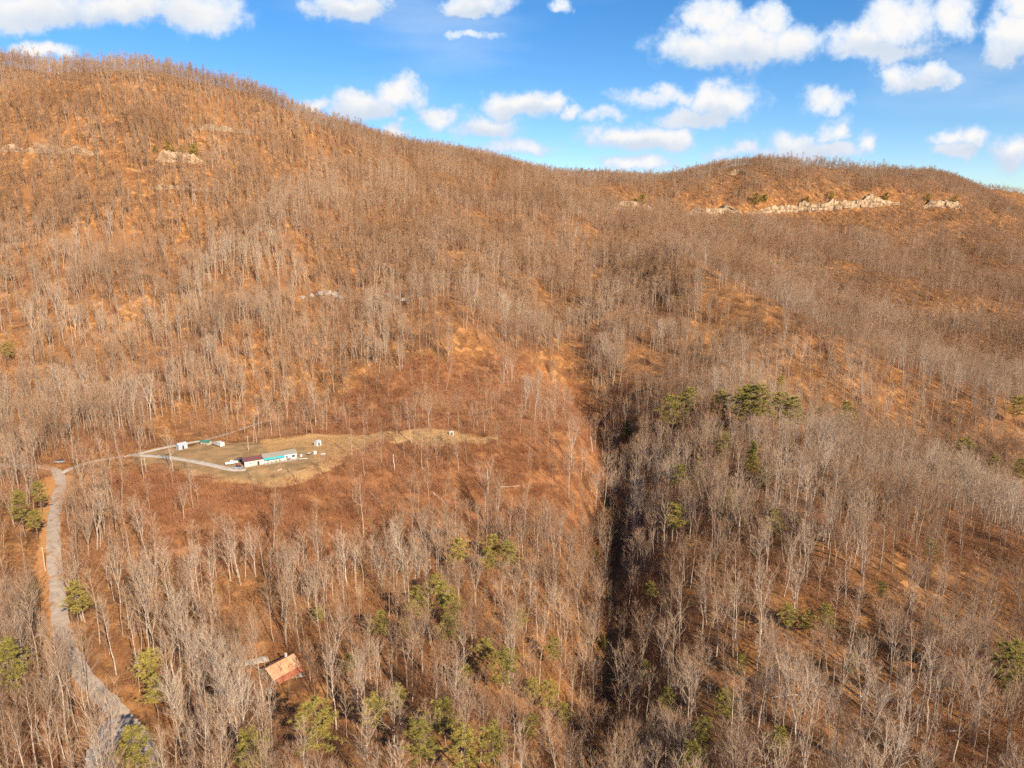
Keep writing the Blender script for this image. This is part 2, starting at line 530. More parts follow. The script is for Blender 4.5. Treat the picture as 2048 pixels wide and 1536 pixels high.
def hit_fn(hf, px, py, y0=60.0, y1=2600.0):
    """first point of the ground along a photo pixel's ray"""
    d = ray(px, py)
    ys = np.concatenate([np.arange(y0, 700, 1.5), np.arange(700, y1, 5)])
    t = ys / d[1]
    x = d[0] * t; z = CAM_Z + d[2] * t
    g = hf(x, ys) - z
    k = np.argmax(g > 0)
    if g[k] <= 0:
        k = len(ys) - 1
    if k > 0:
        a = g[k - 1] / (g[k - 1] - g[k] + 1e-9)
        yv = ys[k - 1] + a * (ys[k] - ys[k - 1])
    else:
        yv = ys[0]
    t = yv / d[1]
    return np.array([d[0] * t, yv, CAM_Z + d[2] * t])

def seg_dist(x, y, P):
    """distance to a polyline, and z interpolated along it"""
    x = np.asarray(x, float); y = np.asarray(y, float)
    best = np.full(x.shape, 1e9); bz = np.zeros(x.shape); side = np.zeros(x.shape)
    for a, b in zip(P[:-1], P[1:]):
        dx, dy = b[0] - a[0], b[1] - a[1]
        L2 = dx * dx + dy * dy + 1e-9
        t = np.clip(((x - a[0]) * dx + (y - a[1]) * dy) / L2, 0, 1)
        d = np.hypot(x - a[0] - t * dx, y - a[1] - t * dy)
        m = d < best
        best = np.where(m, d, best)
        bz = np.where(m, a[2] + t * (b[2] - a[2]), bz)
        side = np.where(m, np.sign((x - a[0]) * dy - (y - a[1]) * dx), side)
    return best, bz, side

def smooth_line(P, n=8):
    P = np.asarray(P, float)
    out = []
    for i in range(len(P) - 1):
        p0 = P[max(i - 1, 0)]; p1 = P[i]; p2 = P[i + 1]; p3 = P[min(i + 2, len(P) - 1)]
        for k in range(n):
            t = k / n
            out.append(.5 * (2 * p1 + (p2 - p0) * t + (2 * p0 - 5 * p1 + 4 * p2 - p3) * t * t + (3 * p1 - p0 - 3 * p2 + p3) * t ** 3))
    out.append(P[-1])
    return np.array(out)

# ravine bed carved into the slope
rav = np.array([hit_fn(base_h, *p) for p in [(1190, 1500), (1215, 1400), (1228, 1280), (1233, 1150), (1237, 1000), (1238, 880), (1190, 795), (1120, 730)]])
# the level bench that carries the homestead
bench = np.array([hit_fn(base_h, *p) for p in [(255, 918), (330, 910), (420, 908), (540, 910), (640, 896), (700, 886)]])
bz0 = bench[:, 2].mean()
bench[:, 2] = bz0 + (bench[:, 2] - bz0) * 0.35
cab_c = hit_fn(base_h, 560, 1352)

def mid_h(x, y):
    x = np.asarray(x, float); y = np.asarray(y, float)
    z = base_h(x, y)
    d, _, _ = seg_dist(x, y, rav)
    z = z - 17.5 * np.exp(-(d / 14.5) ** 2) - 3.0 * np.exp(-(d / 24.0) ** 2)
    d, bz, _ = seg_dist(x, y, bench)
    w = 1 - sstep(15, 27, d)
    z = z * (1 - w) + bz * w
    d = np.hypot(x - cab_c[0], y - cab_c[1])
    w = 1 - sstep(9, 18, d)
    z = z * (1 - w) + cab_c[2] * w
    return z

RIDGES = [(np.array([hit_fn(base_h, *p) for p in q]), a_, w_) for q, a_, w_ in (
    ([(1400, 840), (1560, 905), (1700, 962), (1880, 1040), (2048, 1120)], 7.0, 20.0),
    ([(1640, 860), (1800, 925), (2048, 1030)], -8.0, 22.0),
    ([(1350, 545), (1460, 600), (1600, 672), (1750, 755), (2048, 860)], 13.0, 34.0),
    ([(1560, 610), (1700, 670), (1900, 735), (2048, 785)], -9.0, 45.0),
    ([(1480, 940), (1560, 1010), (1700, 1130), (1850, 1290)], 5.0, 16.0),
    ([(1000, 560), (900, 640), (840, 720)], 9.0, 32.0), ([(620, 420), (560, 560), (520, 700)], 10.0, 40.0), ([(750, 440), (700, 560), (680, 680)], -9.0, 36.0),
    ([(1180, 480), (1150, 580), (1130, 680)], -10.0, 40.0), ([(250, 330), (230, 480), (200, 640)], 9.0, 38.0), ([(340, 420), (350, 560), (330, 700)], -8.0, 30.0),
    ([(1500, 470), (1650, 540), (1850, 600)], 16.0, 55.0), ([(1700, 450), (1850, 510), (2048, 560)], -14.0, 55.0))]
_mid0 = mid_h
def mid_h(x, y):
    z = _mid0(x, y)
    for P, a_, w_ in RIDGES:
        d = seg_dist(x, y, P)[0]
        z = z + a_ * np.exp(-(d / w_) ** 2) * sstep(20, 60, seg_dist(x, y, bench)[0])
    return z

ROADS = {}
def road_line(name, pix, half):
    P = np.array([hit_fn(mid_h, *p) for p in pix])
    P = smooth_line(P, 10)
    z = P[:, 2].copy()
    for _ in range(30):
        z[1:-1] = (z[:-2] + 2 * z[1:-1] + z[2:]) / 4
    P[:, 2] = z
    ROADS[name] = (P, half)
road_line('road', [(300, 1560), (288, 1500), (268, 1462), (248, 1440), (221, 1409), (178, 1366), (142, 1307), (122, 1250), (112, 1150), (106, 1060), (114, 1000), (122, 962), (108, 940), (78, 933), (20, 930), (-60, 928)], 2.3)
road_line('gravel_drive', [(120, 947), (150, 934), (190, 922), (239, 914), (273, 908), (320, 897), (375, 886), (400, 882)], 1.9)
road_line('forest_track', [(404, 881), (435, 873), (470, 862), (520, 846), (560, 836)], 1.3)
road_line('parking_drive', [(262, 910), (300, 912), (330, 914), (365, 919), (400, 925), (440, 934), (470, 940), (492, 939)], 2.0)
road_line('gravel_turnoff', [(240, 1436), (222, 1460), (205, 1495), (198, 1535), (196, 1570)], 3.0)
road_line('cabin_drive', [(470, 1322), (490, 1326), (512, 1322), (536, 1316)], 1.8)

def height(x, y):
    x = np.asarray(x, float); y = np.asarray(y, float)
    z = mid_h(x, y)
    bd = np.full(x.shape, 1e9); bz = np.zeros(x.shape)
    for nm, (P, half) in ROADS.items():
        d, rz, _ = seg_dist(x, y, P)
        m = d - half < bd
        bd = np.where(m, d - half, bd); bz = np.where(m, rz, bz)
    w = 1 - sstep(.6, 6, bd)
    z = z * (1 - w) + (bz - 0.10) * w
    return z + fbm(x, y, 9, 3) * .8 * sstep(2.5, 7, np.min([seg_dist(x, y, P)[0] for P, h in ROADS.values()], axis=0)) * sstep(14, 24, seg_dist(x, y, bench)[0])

def hit(px, py):
    return hit_fn(height, px, py)

def in_poly(px, py, poly):
    px = np.asarray(px, float); py = np.asarray(py, float)
    r = np.zeros(px.shape, bool)
    n = len(poly)
    for i in range(n):
        x1, y1 = poly[i]; x2, y2 = poly[(i + 1) % n]
        c = ((y1 > py) != (y2 > py)) & (px < (x2 - x1) * (py - y1) / (y2 - y1 + 1e-9) + x1)
        r ^= c
    return r

# areas, as outlines of ground seen in the photograph
FIELD = [(150, 968), (250, 925), (330, 938), (480, 962), (620, 935), (720, 880), (640, 862), (640, 835), (760, 770), (830, 735), (1040, 728), (1110, 752), (1180, 810), (1212, 880), (1212, 1000),
         (1205, 1120), (1150, 1130), (1060, 1080), (960, 1050), (860, 1045), (760, 1050), (700, 1120), (560, 1150), (420, 1135), (330, 1120), (250, 1060), (200, 1010)]
YARD = [(240, 922), (330, 896), (420, 882), (520, 886), (600, 880), (720, 872), (790, 862), (700, 900), (640, 925), (600, 945), (500, 965), (400, 952), (330, 932)]
TAN = [(520, 882), (620, 868), (720, 872), (860, 856), (1010, 880), (880, 890), (760, 880), (720, 900), (668, 935), (612, 962), (540, 974), (420, 964), (380, 955), (500, 962), (600, 945), (640, 925), (600, 890), (540, 905)]
GLADE = [(70, 960), (150, 950), (125, 1010), (118, 1100), (120, 1250), (150, 1330), (240, 1430), (150, 1392), (84, 1310), (68, 1150), (78, 1050)]
LITTER = [(1180, 1150), (1120, 1120), (1040, 1120), (1040, 1200), (1110, 1230), (1180, 1230)]

def field_mask(x, y, px, py):
    return in_poly(px + fbm(x, y, 30, 3) * 90, py + fbm(y + 300, x, 30, 3) * 60, FIELD)

# ground sheet -------------------------------------------------------
th = np.linspace(R(-64), R(64), 520)
rr = [12.0]
while rr[-1] < 3600:
    r_ = rr[-1]
    rr.append(r_ + (max(1.35, r_ * 0.0058) if r_ > 110 else 4.0))
rr = np.array(rr + [4500, 7000, 12000])
TH, RR = np.meshgrid(th, rr)
GX, GY = RR * np.sin(TH), RR * np.cos(TH)
GZ = height(GX, np.minimum(GY, 3600))
GZ = np.where(RR > 3000, GZ * (1 - sstep(3000, 4500, RR)) + 60 * sstep(3000, 4500, RR), GZ)
GV = np.stack([GX, GY, GZ], -1).reshape(-1, 3)
nr, nt = TH.shape
idx = np.arange(nr * nt).reshape(nr, nt)
GF = np.stack([idx[:-1, :-1], idx[:-1, 1:], idx[1:, 1:], idx[1:, :-1]], -1).reshape(-1, 4)
gme = bpy.data.meshes.new('ground')
gme.vertices.add(len(GV)); gme.vertices.foreach_set('co', GV.ravel())
gme.loops.add(GF.size); gme.loops.foreach_set('vertex_index', GF.ravel().astype(np.int32))
gme.polygons.add(len(GF)); gme.polygons.foreach_set('loop_start', np.arange(0, GF.size, 4, dtype=np.int32))
gme.polygons.foreach_set('use_smooth', np.ones(len(GF), bool))
gme.update(calc_edges=True)

height_exact = height
RI = np.arange(len(rr), dtype=float)
def height(x, y):
    """height of the built ground sheet"""
    x = np.asarray(x, float); y = np.asarray(y, float)
    r_ = np.hypot(x, y); t_ = np.arctan2(x, y)
    fi = np.clip(np.interp(r_, rr, RI), 0, nr - 1.001)
    fj = np.clip((t_ - th[0]) / (th[1] - th[0]), 0, nt - 1.001)
    i0 = fi.astype(int); j0 = fj.astype(int); a = fi - i0; b_ = fj - j0
    return (GZ[i0, j0] * (1 - a) + GZ[i0 + 1, j0] * a) * (1 - b_) + (GZ[i0, j0 + 1] * (1 - a) + GZ[i0 + 1, j0 + 1] * a) * b_

def blur(a, n):
    for _ in range(n):
        a = (np.roll(a, 1, 0) + np.roll(a, -1, 0) + np.roll(a, 1, 1) + np.roll(a, -1, 1) + 2 * a) / 6
    return a
gpx, gpy, gd = project(GV)
gpx = gpx.reshape(nr, nt); gpy = gpy.reshape(nr, nt)
near = (RR < 800)
masks = {}
for nm, poly, nb in (('field', FIELD, 30), ('yard', YARD, 2), ('tan', TAN, 3), ('glade', GLADE, 3)):
    a = ((field_mask(GX, GY, gpx, gpy) if nm == 'field' else in_poly(gpx + fbm(GX, GY, 9, 3) * 16, gpy + fbm(GY + 90, GX, 9, 3) * 10, poly)) & near).astype(float)
    masks[nm] = blur(a, nb)
    at = gme.attributes.new(nm, 'FLOAT', 'POINT')
    at.data.foreach_set('value', masks[nm].ravel().astype(np.float32))

gm, n, l, b = nmat('forest_floor', 0.95)
b.inputs['Specular IOR Level'].default_value = 0.05
geo = n.new('ShaderNodeNewGeometry')
def gnoise(s, det=6, rough=.55):
    no = n.new('ShaderNodeTexNoise')
    no.inputs['Scale'].default_value = s; no.inputs['Detail'].default_value = det; no.inputs['Roughness'].default_value = rough
    l.new(geo.outputs['Position'], no.inputs['Vector'])
    return no.outputs['Fac']
def gmr(src, a, b_, c=0.0, d=1.0):
    mr = n.new('ShaderNodeMapRange'); mr.interpolation_type = 'SMOOTHSTEP'
    for i, v in enumerate((a, b_, c, d)):
        mr.inputs[i + 1].default_value = v
    l.new(src, mr.inputs[0]); return mr.outputs[0]
def gmix(fac, c1, c2):
    mx = n.new('ShaderNodeMix'); mx.data_type = 'RGBA'
    l.new(fac, mx.inputs[0])
    for i, c in ((6, c1), (7, c2)):
        if isinstance(c, tuple): mx.inputs[i].default_value = (*c, 1)
        else: l.new(c, mx.inputs[i])
    return mx.outputs[2]
def gattr(nm, edge):
    at = n.new('ShaderNodeAttribute'); at.attribute_name = nm
    ad = n.new('ShaderNodeMath'); ad.operation = 'MULTIPLY_ADD'
    l.new(edge, ad.inputs[0]); ad.inputs[1].default_value = 0.9
    sb = n.new('ShaderNodeMath'); sb.operation = 'SUBTRACT'
    l.new(at.outputs['Fac'], sb.inputs[0]); sb.inputs[1].default_value = 0.45
    l.new(sb.outputs[0], ad.inputs[2])
    return gmr(ad.outputs[0], .3, .7)
n_big, n_mid, n_fine = gnoise(.018, 3), gnoise(.16, 4), gnoise(1.1, 4, .65)
litter = gmix(gmr(n_fine, .35, .65), (.155, .07, .027), (.37, .168, .06))
litter = gmix(gmr(n_mid, .5, .66), litter, (.46, .22, .078))
litter = gmix(gmr(gnoise(.075, 4), .5, .62), litter, (.17, .08, .036))
litter = gmix(gmr(n_big, .5, .72), litter, (.27, .125, .053))
brushc = gmix(gmr(n_mid, .36, .64), (.18, .075, .032), (.35, .155, .062))
tanc = gmix(gmr(n_fine, .35, .65), (.42, .245, .10), (.56, .36, .165))
yardc = gmix(gmr(n_mid, .38, .62), (.29, .185, .085), (.42, .25, .115))
gladec = gmix(gmr(n_fine, .35, .65), (.46, .20, .07), (.58, .29, .11))
edge = n_mid
col = gmix(gattr('field', edge), litter, brushc)
col = gmix(gattr('tan', edge), col, tanc)
col = gmix(gattr('yard', edge), col, yardc)
col = gmix(gattr('glade', edge), col, gladec)
l.new(col, b.inputs['Base Color'])
bp = n.new('ShaderNodeBump'); bp.inputs['Strength'].default_value = .6; bp.inputs['Distance'].default_value = .35
l.new(n_fine, bp.inputs['Height']); l.new(bp.outputs[0], b.inputs['Normal'])
gme.materials.append(gm)
ground = bpy.data.objects.new('ground', gme)
C.objects.link(ground)
tag(ground, 'leaf-littered mountainside ground of orange brown winter forest floor', None, None, 'structure')

# roads --------------------------------------------------------------
def road_mesh(name, mat, label, lift=0.05, nx=5, crown=.04):
    P, half = ROADS[name]
    T = np.gradient(P[:, :2], axis=0); T /= np.linalg.norm(T, axis=1, keepdims=True) + 1e-9
    N = np.stack([T[:, 1], -T[:, 0]], -1)
    V, Fs = [], []
    wob = np.random.default_rng(len(P)).normal(0, .16, (len(P), 2))
    for i in range(len(P)):
        for k in range(nx):
            s = -1 + 2 * k / (nx - 1)
            e = half + (wob[i, 0] if k == 0 else wob[i, 1] if k == nx - 1 else 0)
            V.append((P[i, 0] + N[i, 0] * s * e, P[i, 1] + N[i, 1] * s * e, P[i, 2] + lift + crown * (1 - s * s) - (.12 if k in (0, nx - 1) else 0)))
    for i in range(len(P) - 1):
        for k in range(nx - 1):
            a = i * nx + k
            Fs.append((a, a + 1, a + nx + 1, a + nx))
    o = bpy.data.objects.new(name, mesh_from(name, V, Fs, [mat], smooth=True))
    C.objects.link(o)
    tag(o, label, None, None, 'structure')
road_mesh('road', M['asphalt'], 'narrow worn grey paved road climbing the left side')
road_mesh('gravel_drive', M['gravel'], 'pale gravel drive climbing from the road past the sheds', .09)
road_mesh('forest_track', M['track'], 'faint dirt track climbing into the trees behind the sheds', .07)
road_mesh('parking_drive', M['gravel'], 'two-rut gravel drive leading to the parked pickup and garage', .13)
road_mesh('gravel_turnoff', M['gravel'], 'pale gravel turnoff beside the paved road at the bottom', .10)
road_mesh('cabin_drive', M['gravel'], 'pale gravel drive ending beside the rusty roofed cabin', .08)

# ------------------------------------------------------------------ trees
def join_arr(parts):
    V, Fs, Ms, b = [], [], [], 0
    for v, f, m in parts:
        V.append(v); Fs += [tuple(r) for r in (f + b)]; Ms += [m] * len(f); b += len(v)
    return np.vstack(V), Fs, Ms

def cone_twigs(A, D, L, r, rg):
    """many three-sided pointed twigs at once: starts A, directions D, lengths L, base radius r"""
    n_ = len(A)
    D = D / (np.linalg.norm(D, axis=1, keepdims=True) + 1e-9)
    ref = rg.normal(size=(n_, 3))
    U = np.cross(D, ref); U /= np.linalg.norm(U, axis=1, keepdims=True) + 1e-9
    W = np.cross(D, U)
    V = np.zeros((n_, 4, 3))
    for k in range(3):
        a = k * 2.0944
        V[:, k] = A + (U * math.cos(a) + W * math.sin(a)) * r[:, None]
    V[:, 3] = A + D * L[:, None]
    b_ = np.arange(n_)[:, None] * 4
    Fc = np.concatenate([b_ + np.array([[0, 1, 3]]), b_ + np.array([[1, 2, 3]]), b_ + np.array([[2, 0, 3]])])
    return V.reshape(-1, 3), Fc

def bare_tree(seed, H, crown_base, crown_r, nb, nsub, ntw, tw_r, tw_l, fork=False, up=(0.5, 1.1), r0k=.0105, lean=.02, k_trunk=6):
    rg = np.random.default_rng(seed)
    trunk, crown = [], []
    stems = []
    n_ = 10
    t = np.linspace(0, 1, n_)
    walk = np.cumsum(rg.normal(0, .006 * H, (n_, 2)), axis=0) + np.outer(t, rg.normal(0, lean * H, 2))
    walk -= walk[0]
    P = np.column_stack([walk, t * H])
    P[0, 2] = -.5
    rad = H * r0k * ((1 - t) ** .85 * .93 + .05); rad[0] *= 1.35
    if fork:
        kf = int(n_ * .38)
        v, f = tube_arrays(P[:kf + 1], rad[:kf + 1], k_trunk); trunk.append((v, f, 0))
        for q in range(rg.integers(2, 4)):
            az = rg.uniform(0, 6.28)
            m_ = n_ - kf
            s = np.linspace(0, 1, m_)
            out = crown_r * .55 * s ** .8
            Q = np.column_stack([P[kf, 0] + out * math.cos(az) + rg.normal(0, .12, m_) * s, P[kf, 1] + out * math.sin(az), P[kf, 2] + s * (H - P[kf, 2]) * rg.uniform(.82, 1)])
            rq = rad[kf] * .72 * ((1 - s) ** .8 * .94 + .06)
            v, f = tube_arrays(Q, rq, 5); crown.append((v, f, 0))
            stems.append((Q, rq, kf / n_))
    else:
        v, f = tube_arrays(P, rad, k_trunk); trunk.append((v, f, 0))
        stems.append((P, rad, 0))
    A, D, L = [], [], []
    for (Q, rq, t0) in stems:
        cb = crown_base if not fork else max(.12, (crown_base - t0) / (1 - t0))
        nbb = nb if not fork else int(nb * .55)
        az = rg.uniform(0, 6.28)
        for i in range(nbb):
            s = cb + (1 - cb) * ((i + rg.random()) / nbb) ** .85
            s = min(s, .98)
            az += 2.4 + rg.normal(0, .4)
            j = s * (len(Q) - 1); j0 = int(j); jf = j - j0
            p0 = Q[j0] * (1 - jf) + Q[min(j0 + 1, len(Q) - 1)] * jf
            r0 = rq[j0] * (1 - jf) + rq[min(j0 + 1, len(Q) - 1)] * jf
            rel = (s - cb) / (1 - cb)
            LL = crown_r * (.55 + .75 * rel - 1.0 * rel ** 2.2) * rg.uniform(.7, 1.25) + .5
            el = rg.uniform(*up) + .25 * rel
            d = np.array([math.cos(az) * math.cos(el), math.sin(az) * math.cos(el), math.sin(el)])
            bt = np.linspace(0, 1, 5)
            B = p0 + np.outer(bt, d) * LL + np.outer(bt ** 2, [0, 0, LL * .3]) + rg.normal(0, .05 * LL, (5, 3)) * bt[:, None]
            rb = max(r0 * .55, .045) * (1 - bt * .8)
            v, f = tube_arrays(B, rb, 4); crown.append((v, f, 0))
            for q in range(nsub):
                u = rg.uniform(.25, 1.0)
                jj = u * 4; a0 = int(min(jj, 3)); ff = jj - a0
                sp = B[a0] * (1 - ff) + B[a0 + 1] * ff
                sd = d * .9 + rg.normal(0, .42, 3) + np.array([0, 0, .4]); sd /= np.linalg.norm(sd)
                sl = LL * rg.uniform(.28, .55) + .3
                st = np.linspace(0, 1, 3)
                SS = sp + np.outer(st, sd) * sl + rg.normal(0, .06 * sl, (3, 3)) * st[:, None]
                v, f = tube_arrays(SS, np.array([.030, .024, .014]) * (tw_r / .022), 3); crown.append((v, f, 1))
                for w in range(ntw):
                    u2 = rg.uniform(.15, 1)
                    A.append(SS[0] * (1 - u2) + SS[2] * u2)
                    D.append(sd * .9 + rg.normal(0, .38, 3) + np.array([0, 0, .3]))
                    L.append(tw_l * rg.uniform(.5, 1.3))
    if A:
        A = np.array(A); D = np.array(D); L = np.array(L)
        v, f = cone_twigs(A, D, L, np.full(len(A), tw_r), rg)
        return join_arr(trunk), join_arr(crown), (v, f)
    return join_arr(trunk), join_arr(crown), None

def mesh_parts(trunk, crown, tw, name, twm):
    tm = mesh_from(name + '_trunk', trunk[0], trunk[1], [M['bark']], smooth=True)
    V, Fs, Ms = crown
    Fs = list(Fs); Ms = list(Ms)
    if tw is not None:
        b_ = len(V); V = np.vstack([V, tw[0]])
        Fs += [tuple(r) for r in (tw[1] + b_)]; Ms += [1] * len(tw[1])
    cmh = mesh_from(name + '_crown', V, Fs, [M['bark'], twm], Ms, smooth=False)
    return tm, cmh

def mesh_joined(trunk, crown, tw, name, twm, bark=None):
    V, Fs, Ms = list(trunk[0]), list(trunk[1]), list(trunk[2])
    for (v, f, m) in ((crown[0], crown[1], crown[2]), (tw[0], [tuple(r) for r in tw[1]], [1] * len(tw[1])) if tw is not None else ([], [], [])):
        b_ = len(V)
        V += list(v); Fs += [tuple(i + b_ for i in r) for r in f]; Ms += list(m)
    return mesh_from(name, V, Fs, [bark or M['bark'], twm], Ms)

NEAR = []      # detailed kinds: (mesh trunk, mesh crown, height, kind)
for i in range(7):
    H = [25, 23, 27, 22, 26, 24, 21][i]
    a = bare_tree(100 + i, H, .42 + .05 * (i % 3), 4.2 + .5 * (i % 4), 17, 5, 5, .015, 1.7, lean=.02)
    NEAR.append(mesh_parts(*a, 'tall_tree', M['twig']) + (H, 'tall'))
for i in range(4):
    H = [21, 23, 20, 24][i]
    a = bare_tree(200 + i, H, .34, 7.0, 26, 5, 5, .015, 1.9, fork=True, up=(.5, 1.1), r0k=.0125)
    NEAR.append(mesh_parts(*a, 'spreading_tree', M['twig']) + (H, 'spreading'))
for i in range(4):
    H = [14, 12, 16, 13][i]
    a = bare_tree(300 + i, H, .35, 2.2, 13, 5, 5, .014, 1.2, up=(.6, 1.1), r0k=.008, lean=.05)
    NEAR.append(mesh_parts(*a, 'slender_tree', M['twig']) + (H, 'slender'))

def hidden_collection(name, meshes):
    col_ = bpy.data.collections.new(name)
    for i, me in enumerate(meshes):
        o = bpy.data.objects.new('%s_kind_%02d' % (name, i), me)
        col_.objects.link(o)
    return col_

MIDM, FARM = [], []
for i in range(9):
    H = [25, 23, 27, 22, 26, 20, 24, 15, 13][i]
    if i in (4, 6):
        a = bare_tree(400 + i, H, .36, 6.0, 22, 4, 4, .02, 1.9, fork=True, r0k=.0125)
    elif i >= 7:
        a = bare_tree(400 + i, H, .35, 2.2, 11, 4, 4, .02, 1.3, r0k=.008, lean=.05)
    else:
        a = bare_tree(400 + i, H, [.5, .38, .45][i % 3], 4.0 + .6 * (i % 3), 15, 5, 4, .019, 1.8, r0k=.0088)
    MIDM.append(mesh_joined(*a, 'mid_tree', M['twig_mid']))
for i in range(7):
    H = [24, 22, 26, 21, 25, 19, 16][i]
    a = bare_tree(500 + i, H, [.34, .45, .3][i % 3], 4.2 + .4 * (i % 3), 13, 4, 5, .04, 2.1, r0k=.010, k_trunk=4)
    FARM.append(mesh_joined(*a, 'far_tree', M['twig_far']))

def shrub(seed, n_stem, h, spread, r, mat, tw=4):
    rg = np.random.default_rng(seed)
    A = np.column_stack([rg.normal(0, spread * .5, (n_stem, 2)), np.full(n_stem, -.1)])
    D = np.column_stack([A[:, :2] * .25 + rg.normal(0, .22, (n_stem, 2)), np.ones(n_stem)])
    L = h * rg.uniform(.5, 1.1, n_stem)
    v1, f1 = cone_twigs(A, D, L, np.full(n_stem, r), rg)
    Dn = D / np.linalg.norm(D, axis=1, keepdims=True)
    k = np.repeat(np.arange(n_stem), tw)
    u = rg.uniform(.3, .9, len(k))
    A2 = A[k] + Dn[k] * (L[k] * u)[:, None]
    D2 = Dn[k] + rg.normal(0, .5, (len(k), 3))
    v2, f2 = cone_twigs(A2, D2, L[k] * rg.uniform(.2, .4, len(k)), np.full(len(k), r * .7), rg)
    V = np.vstack([v1, v2]); Fq = np.vstack([f1, f2 + len(v1)])
    return mesh_from('shrub', V, Fq, [mat])
BRUSH = [shrub(600 + i, 16, 1.3 + .5 * i, 1.4, .022, M['brush']) for i in range(6)]
UNDER = [shrub(620 + i, 20, 2.4 + .65 * i, 2.6, .024, M['under'], 6) for i in range(5)]
FARUNDER = [shrub(660 + i, 16, 4.5 + .8 * i, 4.2, .05, M['under'], 6) for i in range(4)]
GRASS = [shrub(640 + i, 34, .4 + .12 * i, .9, .022, M['drygrass'], 0) for i in range(3)]

def scatter(name, P, rot, scl, pid, coll, label):
    """one object that shows a copy of one of the kinds at each point"""
    me = bpy.data.meshes.new(name)
    me.from_pydata([tuple(p) for p in P], [], [])
    a = me.attributes.new('rot', 'FLOAT_VECTOR', 'POINT'); a.data.foreach_set('vector', rot.astype(np.float32).ravel())
    a = me.attributes.new('scl', 'FLOAT_VECTOR', 'POINT'); a.data.foreach_set('vector', scl.astype(np.float32).ravel())
    a = me.attributes.new('pid', 'INT', 'POINT'); a.data.foreach_set('value', pid.astype(np.int32))
    o = bpy.data.objects.new(name, me); C.objects.link(o)
    g = bpy.data.node_groups.new(name, 'GeometryNodeTree')
    g.interface.new_socket('Geometry', in_out='INPUT', socket_type='NodeSocketGeometry')
    g.interface.new_socket('Geometry', in_out='OUTPUT', socket_type='NodeSocketGeometry')
    N, Lk = g.nodes, g.links
    gi = N.new('NodeGroupInput'); go = N.new('NodeGroupOutput')
    ip = N.new('GeometryNodeInstanceOnPoints'); ci = N.new('GeometryNodeCollectionInfo')
    ci.inputs['Collection'].default_value = coll
    ci.inputs['Separate Children'].default_value = True
    ci.inputs['Reset Children'].default_value = True
    ip.inputs['Pick Instance'].default_value = True
    def at(nm, ty):
        q = N.new('GeometryNodeInputNamedAttribute'); q.data_type = ty; q.inputs['Name'].default_value = nm
        return q.outputs['Attribute']
    Lk.new(gi.outputs[0], ip.inputs['Points']); Lk.new(ci.outputs[0], ip.inputs['Instance'])
    Lk.new(at('pid', 'INT'), ip.inputs['Instance Index'])
    Lk.new(at('rot', 'FLOAT_VECTOR'), ip.inputs['Rotation'])
    Lk.new(at('scl', 'FLOAT_VECTOR'), ip.inputs['Scale'])
    Lk.new(ip.outputs[0], go.inputs[0])
    md = o.modifiers.new('scatter', 'NODES'); md.node_group = g
    tag(o, label, None, None, 'stuff')
    return o

def jitter_grid(y0, y1, s, rg, wide=.88, pad=40):
    xs = np.arange(-wide * y1 - pad, wide * y1 + pad, s)
    ys = np.arange(y0, y1, s)
    X, Y = np.meshgrid(xs, ys)
    X = X + rg.uniform(-.48, .48, X.shape) * s; Y = Y + rg.uniform(-.48, .48, X.shape) * s
    X, Y = X.ravel(), Y.ravel()
    m = np.abs(X) < wide * Y + pad
    return X[m], Y[m]

def road_clear(x, y):
    """distance outside the nearest roadway edge; the left verge of the road is kept open"""
    out = np.full(x.shape, 1e9)
    for nm, (P, half) in ROADS.items():
        d, _, side = seg_dist(x, y, P)
        d = d - half
        out = np.minimum(out, d)
    return out

rgt = np.random.default_rng(11)
